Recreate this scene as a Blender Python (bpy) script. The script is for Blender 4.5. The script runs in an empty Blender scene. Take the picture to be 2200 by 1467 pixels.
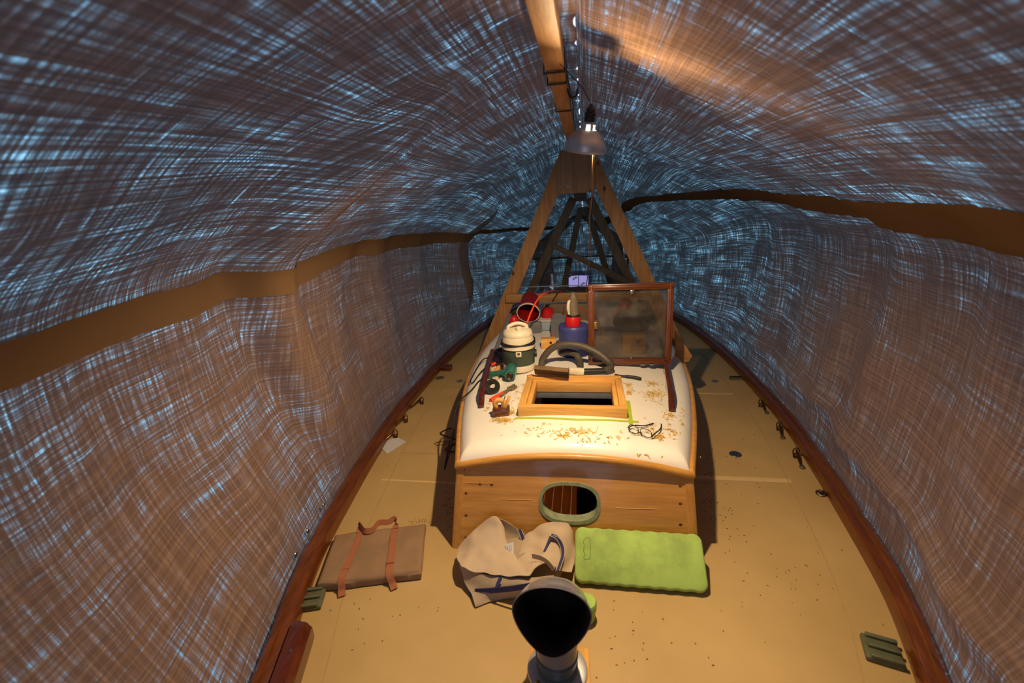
import bpy, bmesh, math, random
from mathutils import Vector, Matrix, noise, geometry
random.seed(7)
PI = math.pi
scn = bpy.context.scene
COL = scn.collection
V = Vector

# ---------------------------------------------------------------- camera
F = 16 / 36 * 2200
CAM = V((0.053, 0.0, 1.25))
_f = V(((1255 - 1100) / F, -(430 - 733.5) / F, -1.0))
Yc = _f.normalized()
Zc = V((1, 0.054, 0)).cross(_f).normalized()
Xc = Yc.cross(Zc)
MC = Matrix((Xc, Yc, Zc))            # rows: world axes in camera coordinates -> world = MC @ cam


def ray(x, y):
    return MC @ V(((x - 1100) / F, -(y - 733.5) / F, -1.0))


def onZ(x, y, z=0.0):
    d = ray(x, y)
    return CAM + d * ((z - CAM.z) / d.z)


def onY(x, y, Y):
    d = ray(x, y)
    return CAM + d * (Y / d.y)


def lerp(a, b, t):
    return a + (b - a) * t


def interp(tab, x):
    if x <= tab[0][0]:
        return tab[0][1]
    for (a, b), (c, d) in zip(tab, tab[1:]):
        if x <= c:
            return lerp(b, d, (x - a) / (c - a))
    return tab[-1][1]


def sstep(a, b, x):
    t = max(0.0, min(1.0, (x - a) / (b - a)))
    return t * t * (3 - 2 * t)


def spline(pts, n=8, closed=False):
    pts = [V(p) for p in pts]
    N = len(pts)
    out = []
    rng = range(N if closed else N - 1)
    for i in rng:
        if closed:
            p0, p1, p2, p3 = pts[(i - 1) % N], pts[i], pts[(i + 1) % N], pts[(i + 2) % N]
        else:
            p1, p2 = pts[i], pts[i + 1]
            p0 = pts[i - 1] if i > 0 else p1 * 2 - p2
            p3 = pts[i + 2] if i + 2 < N else p2 * 2 - p1
        for k in range(n):
            t = k / n
            out.append(0.5 * ((2 * p1) + (p2 - p0) * t + (2 * p0 - 5 * p1 + 4 * p2 - p3) * t * t + (3 * p1 - p0 - 3 * p2 + p3) * t ** 3))
    if not closed:
        out.append(pts[-1].copy())
    return out


# hull plan: half width of the deck at a station
_W = [(-1.2, .03), (-.8, .17), (-.3, .42), (.2, .62), (.6, .75), (.9, .84), (1.1, .905), (1.33, .965), (1.69, 1.02), (2.0, 1.06), (2.45, 1.105), (2.95, 1.115),
      (3.55, 1.105), (4.2, 1.05), (4.77, .965), (5.5, .8), (6.2, .6), (7.2, .25)]
_Wv = spline([(a, b, 0) for a, b in _W], 6)
WT = [(p.x, p.y) for p in _Wv]


def hw(y):
    return interp(WT, y)


HX = 0.022                                       # hull centre line offset

# cabin roof
CWT = [(1.42, .402), (1.49, .424), (1.8, .500), (2.07, .553), (2.3, .590), (2.55, .615), (2.8, .62), (3.05, .605), (3.3, .572), (3.6, .535), (4.2, .48)]
_c = spline([(a, b, 0) for a, b in CWT], 6)
CW_ = [(p.x, p.y) for p in _c]


def cw(y):
    return interp(CW_, y)


YF = 1.485                                       # cabin front, top edge
CX0 = -0.004
YFOOT = 1.385


def roof_base(x, y):                             # the line of the moulding
    u = (x - CX0) / cw(y)
    return 0.300 + 0.055 * (1 - min(1, u * u))


def zroof(x, y):
    c = cw(y)
    d = min(c - abs(x - CX0), (y - YF) * 0.8, 4.3 - y)
    r = 0.06
    d = max(0.0, min(r, d))
    lift = math.sqrt(max(0.0, r * r - (r - d) ** 2)) / r
    return roof_base(x, y) + 0.05 * lift


def zmax(x, y, r):
    return max(zroof(x + r * math.cos(a * PI / 6), y + r * math.sin(a * PI / 6)) for a in range(12)) + .0008


def onRoof(x, y, dz=0.0):
    z = .37
    for _ in range(14):
        p = onZ(x, y, z + dz)
        z = .5 * z + .5 * zroof(p.x, p.y)
    p = onZ(x, y, z + dz)
    return V((p.x, p.y, zroof(p.x, p.y) + dz))


# ---------------------------------------------------------------- materials
def lin(r, g, b):
    def c(v):
        v /= 255
        return v / 12.92 if v <= .04045 else ((v + .055) / 1.055) ** 2.4
    return (c(r), c(g), c(b), 1)


def newmat(name):
    m = bpy.data.materials.new(name)
    m.use_nodes = True
    nt = m.node_tree
    return m, nt, nt.nodes, nt.links, nt.nodes['Principled BSDF']


def noise_node(nt, vec, scale, detail=4, rough=.5):
    n = nt.nodes.new('ShaderNodeTexNoise')
    n.inputs['Scale'].default_value = scale
    n.inputs['Detail'].default_value = detail
    n.inputs['Roughness'].default_value = rough
    if vec is not None:
        nt.links.new(vec, n.inputs['Vector'])
    return n.outputs['Fac']


def coords(nt, kind='Object', scale=(1, 1, 1), loc=(0, 0, 0)):
    t = nt.nodes.new('ShaderNodeTexCoord')
    mp = nt.nodes.new('ShaderNodeMapping')
    mp.inputs['Scale'].default_value = scale
    mp.inputs['Location'].default_value = loc
    nt.links.new(t.outputs[kind], mp.inputs['Vector'])
    return mp.outputs['Vector']


def ramp(nt, fac, stops):
    r = nt.nodes.new('ShaderNodeValToRGB')
    e = r.color_ramp.elements
    while len(e) < len(stops):
        e.new(.5)
    for k, (p, c) in enumerate(stops):
        e[k].position = p
        e[k].color = c if len(c) == 4 else (*c, 1)
    nt.links.new(fac, r.inputs['Fac'])
    return r.outputs['Color']


def math_(nt, op, a, b=None, c=None, clamp=False):
    n = nt.nodes.new('ShaderNodeMath')
    n.operation = op
    n.use_clamp = clamp
    for i, v in enumerate((a, b, c)):
        if v is None:
            continue
        if isinstance(v, (int, float)):
            n.inputs[i].default_value = v
        else:
            nt.links.new(v, n.inputs[i])
    return n.outputs[0]


def mrange(nt, v, a, b, c=0., d=1.):
    n = nt.nodes.new('ShaderNodeMapRange')
    n.interpolation_type = 'SMOOTHSTEP'
    nt.links.new(v, n.inputs[0])
    for i, x in enumerate((a, b, c, d)):
        n.inputs[1 + i].default_value = x
    return n.outputs[0]


def bump(nt, bs, h, strength=.2, dist=.01):
    b = nt.nodes.new('ShaderNodeBump')
    b.inputs['Strength'].default_value = strength
    b.inputs['Distance'].default_value = dist
    nt.links.new(h, b.inputs['Height'])
    nt.links.new(b.outputs['Normal'], bs.inputs['Normal'])


def plain(name, c, rough=.5, metal=0., var=.12, scale=30., bmp=0., coat=0.):
    m, nt, N, L, bs = newmat(name)
    f = noise_node(nt, coords(nt), scale, 5)
    lo = tuple(x * (1 - var) for x in c[:3]) + (1,)
    hi = tuple(min(1, x * (1 + var)) for x in c[:3]) + (1,)
    L.new(ramp(nt, f, [(.3, lo), (.7, hi)]), bs.inputs['Base Color'])
    bs.inputs['Roughness'].default_value = rough
    bs.inputs['Metallic'].default_value = metal
    bs.inputs['Coat Weight'].default_value = coat
    if bmp:
        bump(nt, bs, f, bmp, .004)
    return m


def wood(name, c1, c2, axis='X', rough=.45, scale=1., coat=0., knots=False):
    m, nt, N, L, bs = newmat(name)
    s = {'X': (2, 28, 28), 'Y': (28, 2, 28), 'Z': (28, 28, 2)}[axis]
    f = noise_node(nt, coords(nt, 'Object', tuple(k * scale for k in s)), 1.6, 6, .6)
    g = noise_node(nt, coords(nt, 'Object', tuple(k * scale * 4 for k in s)), 1.6, 3, .6)
    h = math_(nt, 'ADD', math_(nt, 'MULTIPLY', f, .7), math_(nt, 'MULTIPLY', g, .3))
    colr = ramp(nt, h, [(.32, c1), (.5, tuple((a + b) / 2 for a, b in zip(c1, c2))), (.68, c2)])
    if knots:
        v = N.new('ShaderNodeTexVoronoi')
        v.inputs['Scale'].default_value = 7.5
        ks = {'X': (.8, 1, 1), 'Y': (1, .8, 1), 'Z': (1, 1, .6)}[axis]
        L.new(coords(nt, 'Object', ks), v.inputs['Vector'])
        k = mrange(nt, v.outputs['Distance'], .05, .12, 0, 1)
        mx = N.new('ShaderNodeMix')
        mx.data_type = 'RGBA'
        L.new(k, mx.inputs[0])
        mx.inputs[6].default_value = tuple(x * .25 for x in c1[:3]) + (1,)
        L.new(colr, mx.inputs[7])
        colr = mx.outputs[2]
    L.new(colr, bs.inputs['Base Color'])
    bs.inputs['Roughness'].default_value = rough
    bs.inputs['Coat Weight'].default_value = coat
    bs.inputs['Coat Roughness'].default_value = .08
    bump(nt, bs, h, .15, .002)
    return m


M = {}
M['pine'] = lambda ax: M.setdefault('pine' + ax, wood('pine_' + ax, lin(150, 105, 62), lin(196, 150, 98), ax, .6, knots=True))
M['oldpine'] = lambda ax: M.setdefault('oldpine' + ax, wood('grey_pine_' + ax, lin(92, 80, 66), lin(128, 112, 92), ax, .7))
M['mahog'] = lambda ax: M.setdefault('mahog' + ax, wood('mahogany_' + ax, lin(74, 36, 14), lin(116, 60, 24), ax, .3, coat=.6))
M['dkmahog'] = lambda ax: M.setdefault('dkmahog' + ax, wood('dark_mahogany_' + ax, lin(62, 22, 14), lin(98, 40, 24), ax, .25, coat=.7))
M['honey'] = lambda ax: M.setdefault('honey' + ax, wood('honey_wood_' + ax, lin(180, 126, 54), lin(212, 158, 78), ax, .38, scale=.7, coat=.35))
M['oak'] = lambda ax: M.setdefault('oak' + ax, wood('light_oak_' + ax, lin(196, 140, 66), lin(230, 180, 104), ax, .5, knots=True))
M['interior'] = wood('interior_wood', lin(150, 92, 54), lin(190, 128, 80), 'Z', .4, scale=.5)
M['white'] = plain('white_gelcoat', lin(246, 242, 236), .28, var=.03, scale=6, coat=.3)
M['cream'] = plain('cream_plastic', lin(214, 204, 182), .42, var=.06)
M['dkgreen'] = plain('dark_green_plastic', lin(62, 72, 62), .45, var=.06)
M['black'] = plain('black_rubber', lin(24, 23, 22), .5, var=.15)
M['hose'] = plain('grey_hose', lin(74, 68, 60), .55, var=.12, scale=60)
M['blue'] = plain('blue_plastic', lin(62, 70, 138), .4, var=.08)
M['dkblue'] = plain('dark_blue_plastic', lin(38, 44, 92), .45, var=.1)
M['red'] = plain('red_plastic', lin(196, 28, 30), .35, var=.08)
M['dkred'] = plain('dark_red_plastic', lin(128, 18, 22), .4, var=.1)
M['orange'] = plain('orange_red_plastic', lin(226, 72, 34), .45, var=.06)
M['teal'] = plain('teal_enamel', lin(52, 112, 104), .35, var=.08, coat=.3)
M['steel'] = plain('steel', lin(150, 148, 146), .32, 1., var=.1)
M['bronze'] = plain('bronze', lin(128, 98, 66), .3, 1., var=.2)
M['brass'] = plain('brass', lin(196, 160, 84), .3, 1., var=.12)
M['alu'] = plain('spun_aluminium', lin(196, 200, 210), .42, .75, var=.08, scale=12)
M['duststeel'] = plain('dusty_grey_metal', lin(112, 100, 84), .7, .1, var=.2)
M['greenpad'] = None
M['verdigris'] = plain('weathered_green_bronze', lin(92, 96, 72), .6, .15, var=.18, scale=40)
M['cowlgrey'] = plain('grey_gloss_cowl', lin(104, 104, 118), .16, var=.05, coat=.6)
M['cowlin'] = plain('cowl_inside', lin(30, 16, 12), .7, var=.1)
M['cowlneck'] = plain('teal_grey_neck', lin(72, 88, 92), .3, var=.1, coat=.3)
M['paper'] = plain('paper', lin(206, 206, 212), .7, var=.04)
M['canvas'] = plain('natural_canvas', lin(196, 176, 152), .9, var=.07, scale=220, bmp=.3)
M['canvasshade'] = plain('shaded_canvas', lin(168, 150, 128), .9, var=.08, scale=220)  # darker copy of the canvas, shade of inside and underside in its colour
M['navy'] = plain('navy_webbing', lin(46, 52, 104), .8, var=.15, scale=150)
M['packcloth'] = plain('brown_waxed_cloth', lin(142, 114, 88), .8, var=.14, scale=14, bmp=.25)
M['strap'] = plain('tan_webbing', lin(160, 100, 70), .75, var=.08, scale=120)
M['lime'] = plain('lime_tape', lin(166, 186, 50), .6, var=.05)
M['grey'] = plain('grey_plastic', lin(104, 108, 118), .5, var=.1)
M['ltblue'] = plain('pale_blue_plastic', lin(150, 168, 190), .45, var=.06)
M['shaving'] = plain('wood_shavings', lin(214, 176, 92), .8, var=.25, scale=60)
M['debris'] = plain('dark_debris', lin(110, 76, 44), .9, var=.3, scale=60)
M['yellow'] = plain('yellow_cord', lin(206, 196, 60), .6)
M['seam'] = plain('deck_seam', lin(214, 186, 136), .7, var=.05)
M['seamdk'] = plain('deck_joint', lin(176, 146, 100), .8, var=.08)
M['plugpurple'] = plain('blue_shadow_line', lin(60, 66, 120), .5)


def deck_mat():
    m, nt, N, L, bs = newmat('cream_deck_paint')
    co = coords(nt)
    a = noise_node(nt, co, 3.0, 4)
    b = noise_node(nt, co, 170, 2)
    base = ramp(nt, a, [(.3, lin(178, 150, 98)), (.7, lin(194, 165, 112))])
    v = N.new('ShaderNodeTexVoronoi')
    v.inputs['Scale'].default_value = 14
    L.new(co, v.inputs['Vector'])
    sp = mrange(nt, v.outputs['Distance'], .03, .09, 0, 1)
    st = math_(nt, 'MULTIPLY', math_(nt, 'SUBTRACT', 1., sp), mrange(nt, noise_node(nt, co, 4.5, 2), .55, .68))
    mx = N.new('ShaderNodeMix')
    mx.data_type = 'RGBA'
    L.new(math_(nt, 'MULTIPLY', st, .6), mx.inputs[0])
    L.new(base, mx.inputs[6])
    mx.inputs[7].default_value = lin(120, 78, 42)
    L.new(mx.outputs[2], bs.inputs['Base Color'])
    bs.inputs['Roughness'].default_value = .62
    bump(nt, bs, b, .25, .002)
    return m


def pad_mat():
    m, nt, N, L, bs = newmat('lime_green_foam')
    co = coords(nt)
    a = noise_node(nt, co, 9, 6, .65)
    c = ramp(nt, a, [(.35, lin(142, 172, 92)), (.55, lin(166, 202, 104)), (.75, lin(174, 208, 112))])
    L.new(c, bs.inputs['Base Color'])
    bs.inputs['Roughness'].default_value = .8
    bump(nt, bs, noise_node(nt, co, 260, 2), .3, .002)
    return m


def glass_mat():
    m, nt, N, L, bs = newmat('dusty_glass')
    co = coords(nt)
    dust = mrange(nt, noise_node(nt, co, 9, 6, .7), .42, .72, .05, .2)
    tr = N.new('ShaderNodeBsdfTransparent')
    tr.inputs['Color'].default_value = (.66, .64, .62, 1)
    gl = N.new('ShaderNodeBsdfGlossy')
    gl.inputs['Roughness'].default_value = .08
    gl.inputs['Color'].default_value = (.8, .8, .8, 1)
    df = N.new('ShaderNodeBsdfDiffuse')
    df.inputs['Color'].default_value = lin(160, 150, 138)
    fr = N.new('ShaderNodeFresnel')
    fr.inputs['IOR'].default_value = 1.45
    m1 = N.new('ShaderNodeMixShader')
    L.new(fr.outputs[0], m1.inputs[0])
    L.new(tr.outputs[0], m1.inputs[1])
    L.new(gl.outputs[0], m1.inputs[2])
    m2 = N.new('ShaderNodeMixShader')
    L.new(dust, m2.inputs[0])
    L.new(m1.outputs[0], m2.inputs[1])
    L.new(df.outputs[0], m2.inputs[2])
    L.new(m2.outputs[0], N['Material Output'].inputs['Surface'])
    return m


def clear_mat():
    m, nt, N, L, bs = newmat('clear_plastic_sheet')
    tr = N.new('ShaderNodeBsdfTransparent')
    tr.inputs['Color'].default_value = (.55, .52, .68, 1)
    gl = N.new('ShaderNodeBsdfGlossy')
    gl.inputs['Roughness'].default_value = .15
    m1 = N.new('ShaderNodeMixShader')
    m1.inputs[0].default_value = .08
    L.new(tr.outputs[0], m1.inputs[1])
    L.new(gl.outputs[0], m1.inputs[2])
    L.new(m1.outputs[0], N['Material Output'].inputs['Surface'])
    return m


def tarp_mat(name='woven_tarpaulin', gain=1.0, band=False):
    """Loose weave: opaque tapes with gaps between them; the gaps let the daylight through. u = metres along the boat, v = metres of girth."""
    m, nt, N, L, bs = newmat(name)
    uv = N.new('ShaderNodeUVMap')
    uv.uv_map = 'UVMap'

    def sc(su, sv, off=0.):
        mp = N.new('ShaderNodeMapping')
        mp.inputs['Scale'].default_value = (su, sv, 1)
        mp.inputs['Location'].default_value = (off, off * 1.7, off)
        L.new(uv.outputs[0], mp.inputs['Vector'])
        return mp.outputs[0]
    df = N.new('ShaderNodeBsdfDiffuse')
    tl = N.new('ShaderNodeBsdfTranslucent')
    mt = N.new('ShaderNodeMixShader')
    if band:
        df.inputs['Color'].default_value = lin(122, 96, 72)
        tl.inputs['Color'].default_value = lin(90, 70, 56)
        mt.inputs[0].default_value = .04
        L.new(df.outputs[0], mt.inputs[1])
        L.new(tl.outputs[0], mt.inputs[2])
        L.new(mt.outputs[0], N['Material Output'].inputs['Surface'])
        return m
    # threads
    A = mrange(nt, noise_node(nt, sc(2.6, 120), 1, 4, .6), .42, .68)            # long streaks along the boat
    B_ = mrange(nt, noise_node(nt, sc(115, 6, 3.1), 1, 4, .6), .42, .68)      # streaks round the girth
    A2 = mrange(nt, noise_node(nt, sc(3, 210, 5.), 1, 2, .5), .36, .66, .15, 1.)
    B2 = mrange(nt, noise_node(nt, sc(210, 4, 7.), 1, 2, .5), .36, .66, .25, 1.)
    P = mrange(nt, noise_node(nt, sc(5, 6, 11.), 1, 4, .6), .36, .64, .16, 1.)     # worn patches
    Q = mrange(nt, noise_node(nt, sc(.8, 10, 13.), 1, 3, .5), .36, .60, .26, 1.)    # bands along the boat
    H = mrange(nt, noise_node(nt, sc(30, 9, 17.), 1, 2, .5), .62, .74)              # worn spots, short bars
    G = mrange(nt, noise_node(nt, sc(7, 45, 19.), 1, 2, .5), .63, .74)
    s = math_(nt, 'MULTIPLY', A, B_)
    s = math_(nt, 'MULTIPLY_ADD', s, .75, math_(nt, 'MULTIPLY_ADD', A, .07, math_(nt, 'MULTIPLY', B_, .05)))
    s = math_(nt, 'MULTIPLY_ADD', math_(nt, 'MULTIPLY', H, B_), 1.1, s)
    s = math_(nt, 'MULTIPLY_ADD', math_(nt, 'MULTIPLY', G, A), .5, s)
    s = math_(nt, 'MULTIPLY', s, math_(nt, 'MULTIPLY', P, Q))
    s = math_(nt, 'MULTIPLY', s, math_(nt, 'MULTIPLY', A2, B2))
    wa = N.new('ShaderNodeAttribute')
    wa.attribute_name = 'wear'
    s = math_(nt, 'MULTIPLY', s, wa.outputs['Fac'])
    s = math_(nt, 'ADD', math_(nt, 'MULTIPLY', s, gain), .012, None, True)
    base = math_(nt, 'MULTIPLY_ADD', A2, .5, math_(nt, 'MULTIPLY', B_, .5))
    L.new(ramp(nt, base, [(.1, lin(104, 80, 60)), (.9, lin(142, 112, 85))]), df.inputs['Color'])
    tl.inputs['Color'].default_value = lin(70, 92, 100)
    mt.inputs[0].default_value = .05
    L.new(df.outputs[0], mt.inputs[1])
    L.new(tl.outputs[0], mt.inputs[2])
    tr = N.new('ShaderNodeBsdfTransparent')
    tr.inputs['Color'].default_value = (.30, .68, .78, 1)
    mx = N.new('ShaderNodeMixShader')
    L.new(s, mx.inputs[0])
    L.new(mt.outputs[0], mx.inputs[1])
    L.new(tr.outputs[0], mx.inputs[2])
    L.new(mx.outputs[0], N['Material Output'].inputs['Surface'])
    return m


M['deck'] = deck_mat()
M['greenpad'] = pad_mat()
M['glass'] = glass_mat()
M['clear'] = clear_mat()
M['tarp'] = tarp_mat(gain=3.5)
M['band'] = tarp_mat('brown_seam_tape', band=True)


def emit(name, c, s):
    m, nt, N, L, bs = newmat(name)
    e = N.new('ShaderNodeEmission')
    e.inputs['Color'].default_value = c
    e.inputs['Strength'].default_value = s
    L.new(e.outputs[0], N['Material Output'].inputs['Surface'])
    return m


# ---------------------------------------------------------------- mesh helpers
def NB():
    return bmesh.new()


def merge(dst, src):
    me = bpy.data.meshes.new('tmp')
    src.to_mesh(me)
    src.free()
    dst.from_mesh(me)
    bpy.data.meshes.remove(me)


def box(bm, c, s, rot=None, bev=0., seg=2):
    t = NB()
    bmesh.ops.create_cube(t, size=1)
    for v in t.verts:
        v.co = V((v.co.x * s[0], v.co.y * s[1], v.co.z * s[2]))
    if bev:
        bmesh.ops.bevel(t, geom=t.edges[:], offset=bev, segments=seg, profile=.5, affect='EDGES')
    mt = Matrix.Translation(V(c))
    if rot is not None:
        mt = mt @ rot.to_4x4()
    t.transform(mt)
    merge(bm, t)
    return bm


def frame_of(d, up=V((0, 0, 1))):
    d = d.normalized()
    if abs(d.dot(up)) > .98:
        up = V((1, 0, 0))
    x = up.cross(d).normalized()
    y = d.cross(x)
    return x, y


def loft(bm, rings, cap0=True, cap1=True, closed=True):
    vs = [[bm.verts.new(p) for p in r] for r in rings]
    n = len(vs[0])
    for a, b in zip(vs, vs[1:]):
        for i in range(n if closed else n - 1):
            j = (i + 1) % n
            try:
                bm.faces.new((a[i], a[j], b[j], b[i]))
            except ValueError:
                pass
    if closed and cap0:
        bm.faces.new(list(reversed(vs[0])))
    if closed and cap1:
        bm.faces.new(vs[-1])
    return bm


def tube(bm, pts, r, seg=8, cap=True, flat=None):
    pts = [V(p) for p in pts]
    n = len(pts)
    rs = r if isinstance(r, (list, tuple)) else [r] * n
    rings = []
    px = None
    for i, p in enumerate(pts):
        d = (pts[min(n - 1, i + 1)] - pts[max(0, i - 1)])
        if d.length < 1e-9:
            d = V((0, 0, 1))
        d.normalize()
        if px is None:
            px, py = frame_of(d)
        else:
            px = (px - d * px.dot(d))
            if px.length < 1e-6:
                px, py = frame_of(d)
            px.normalize()
            py = d.cross(px)
        rings.append([p + (px * math.cos(2 * PI * k / seg) + py * math.sin(2 * PI * k / seg)) * rs[i] for k in range(seg)])
    return loft(bm, rings, cap, cap)


def bar(bm, a, b, w, t, wdir, bev=.002):
    """A board from a to b, width w along wdir, thickness t across."""
    a, b = V(a), V(b)
    d = (b - a).normalized()
    wd = V(wdir)
    wd = (wd - d * wd.dot(d)).normalized()
    td = d.cross(wd)
    rot = Matrix((wd, td, d)).transposed()
    return box(bm, (a + b) / 2, (w, t, (b - a).length), rot, bev)


def lathe(bm, prof, seg=32, mt=None, cap0=True, cap1=True):
    t = NB()
    loft(t, [[V((r * math.cos(2 * PI * k / seg), r * math.sin(2 * PI * k / seg), z)) for k in range(seg)] for r, z in prof], cap0, cap1)
    if mt is not None:
        t.transform(mt)
    merge(bm, t)
    return bm


def prism(bm, poly, h, mt=None, bev=0.):
    t = NB()
    b = [t.verts.new((x, y, 0)) for x, y in poly]
    u = [t.verts.new((x, y, h)) for x, y in poly]
    n = len(poly)
    t.faces.new(list(reversed(b)))
    t.faces.new(u)
    for i in range(n):
        t.faces.new((b[i], b[(i + 1) % n], u[(i + 1) % n], u[i]))
    if bev:
        es = [e for e in t.edges if len(e.link_faces) == 2 and any(len(f.verts) > 4 or n == 4 for f in e.link_faces)]
        bmesh.ops.bevel(t, geom=es, offset=bev, segments=2, profile=.5, affect='EDGES')
    if mt is not None:
        t.transform(mt)
    merge(bm, t)
    return bm


def ribbon(bm, pts, w, thick, side=None, widths=None):
    """Flat strap along pts; side = function(i, p, d) -> unit width direction."""
    pts = [V(p) for p in pts]
    n = len(pts)
    rings = []
    for i, p in enumerate(pts):
        d = (pts[min(n - 1, i + 1)] - pts[max(0, i - 1)]).normalized()
        s = V(side) if not callable(side) else V(side(i, p, d))
        s = (s - d * s.dot(d)).normalized()
        nn = d.cross(s)
        ww = widths[i] if widths else w
        rings.append([p + s * ww / 2 + nn * thick / 2, p - s * ww / 2 + nn * thick / 2, p - s * ww / 2 - nn * thick / 2, p + s * ww / 2 - nn * thick / 2])
    return loft(bm, rings)


def patch(bm, grid, nu=6, nv=6, thick=.0, wrinkle=0.):
    rows = [spline(r, nu) for r in grid]
    cols = list(zip(*rows))
    cc = [spline(c, nv) for c in cols]
    pts = list(zip(*cc))
    R, C_ = len(pts), len(pts[0])
    P = [[p.copy() for p in r] for r in pts]
    if wrinkle:
        for r in P:
            for p in r:
                p += V((noise.noise(p * 22), noise.noise(p * 22 + V((5, 1, 2))), noise.noise(p * 22 + V((9, 4, 7))))) * wrinkle
    t = NB()
    vs = [[t.verts.new(p) for p in r] for r in P]
    for i in range(R - 1):
        for j in range(C_ - 1):
            t.faces.new((vs[i][j], vs[i][j + 1], vs[i + 1][j + 1], vs[i + 1][j]))
    bmesh.ops.recalc_face_normals(t, faces=t.faces[:])
    if thick:
        bmesh.ops.solidify(t, geom=t.faces[:], thickness=thick)
    merge(bm, t)
    return bm


def world_m(o):
    m = o.matrix_basis.copy()
    return world_m(o.parent) @ m if o.parent else m


def tag(o, label=None, cat=None, group=None, kind=None):
    if label:
        o['label'] = label
    if cat:
        o['category'] = cat
    if group:
        o['group'] = group
    if kind:
        o['kind'] = kind
    return o


def mesh_obj(name, bm, mat, parent=None, world=True, smooth=True, ang=38, recalc=True):
    """One mesh object; bm is in world coordinates (world=True) or in the parent's."""
    if recalc:
        bmesh.ops.recalc_face_normals(bm, faces=bm.faces[:])
    if parent is not None and world:
        bm.transform(world_m(parent).inverted())
    if smooth:
        for f in bm.faces:
            f.smooth = True
        for e in bm.edges:
            if len(e.link_faces) == 2 and e.calc_face_angle(0) > math.radians(ang):
                e.smooth = False
    me = bpy.data.meshes.new(name)
    bm.to_mesh(me)
    bm.free()
    o = bpy.data.objects.new(name, me)
    COL.objects.link(o)
    if parent is not None:
        o.parent = parent
    for m in (mat if isinstance(mat, (list, tuple)) else [mat]):
        me.materials.append(m)
    return o


def thing(name, label, cat, loc, rz=0., group=None):
    o = bpy.data.objects.new(name, None)
    o.empty_display_size = .05
    COL.objects.link(o)
    o.location = loc
    o.rotation_euler = (0, 0, rz)
    o.matrix_basis = Matrix.Translation(V(loc)) @ Matrix.Rotation(rz, 4, 'Z')
    return tag(o, label, cat, group)


def solo(name, bm, mat, label, cat, loc=None, group=None, **k):
    """A thing that is one mesh, its origin at its base."""
    if loc is None:
        xs = [v.co for v in bm.verts]
        loc = V(((min(p.x for p in xs) + max(p.x for p in xs)) / 2, (min(p.y for p in xs) + max(p.y for p in xs)) / 2, min(p.z for p in xs)))
    bm.transform(Matrix.Translation(-V(loc)))
    o = mesh_obj(name, bm, mat, None, **k)
    o.location = loc
    return tag(o, label, cat, group)


def copy_tree(o, parent=None):
    c = o.copy()
    COL.objects.link(c)
    c.parent = parent
    for ch in [q for q in COL.objects if q.parent == o]:
        copy_tree(ch, c)
    return c


def RX(a):
    return Matrix.Rotation(a, 4, 'X')


def RY(a):
    return Matrix.Rotation(a, 4, 'Y')


def RZ(a):
    return Matrix.Rotation(a, 4, 'Z')


def TR(p):
    return Matrix.Translation(V(p))


# ================================================================ THE SETTING: deck
YA, YB = -1.1, 6.9
ys = sorted(set([YA + (YB - YA) * i / 80 for i in range(81)] + [1.40, 4.3]))
bm = NB()


def strip(rows):
    prev = None
    for y, a, b in rows:
        cur = [bm.verts.new((lerp(a, b, k / 6), y, 0)) for k in range(7)]
        if prev:
            for k in range(6):
                bm.faces.new((prev[k], prev[k + 1], cur[k + 1], cur[k]))
        prev = cur


strip([(y, HX - hw(y) - .03, HX + hw(y) + .03) for y in ys if y <= 1.4001])
strip([(y, HX - hw(y) - .03, CX0 - cw(y) + .005) for y in ys if 1.3999 <= y <= 4.3001])
strip([(y, CX0 + cw(y) - .005, HX + hw(y) + .03) for y in ys if 1.3999 <= y <= 4.3001])
strip([(y, HX - hw(y) - .03, HX + hw(y) + .03) for y in ys if y >= 4.2999])
deck = mesh_obj('deck_floor', bm, M['deck'])
tag(deck, 'cream painted non-slip deck of the wooden boat', kind='structure')
# seams of the deck covering
for s in (-1, 1):
    b = NB()
    ribbon(b, [(HX + s * (hw(.5 + i * .1) - .125), .5 + i * .1, .0006) for i in range(45)], .004, .001, (1, 0, 0))
    mesh_obj('deck_joint', b, M['seamdk'], deck)
for s, y, a, b2, w in ((1, 1.93, .53, .96, .03), (-1, 1.80, .53, .93, .012), (-1, 2.05, .55, .93, .006), (1, 2.9, .68, 1.0, .02), (-1, 2.95, .68, .98, .01)):
    b = NB()
    box(b, (s * (a + b2) / 2, y, .0005), (b2 - a, w, .001))
    mesh_obj('deck_seam', b, M['seam'] if w > .011 else M['seamdk'], deck)

# toe rails
for s, lab in ((-1, 'varnished mahogany toe rail along the left edge of the deck'),
               (1, 'varnished mahogany toe rail along the right edge of the deck')):
    b = NB()
    rings = []
    for i in range(140):
        y = -.9 + (7.6) * i / 139
        x = HX + s * hw(y)
        o_ = s
        prof = [(0, 0), (.006, .045), (.013, .052), (.030, .055), (.034, .064), (.048, .066), (.058, .060), (.060, .05), (.060, -.05), (0, -.05)]
        rings.append([V((x + o_ * a, y, z)) for a, z in prof])
    loft(b, rings)
    o = mesh_obj('toe_rail', b, M['mahog']('Y'))
    tag(o, lab, 'rail')

# ================================================================ TARPAULIN
RIDGE = [(-1.2, 1.70), (1.0, 1.665), (3.4, 1.66), (3.6, 1.64), (4.7, 1.34), (6.0, 1.14), (7.2, .95)]


def zridge(y):
    return interp(RIDGE, y)


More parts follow.
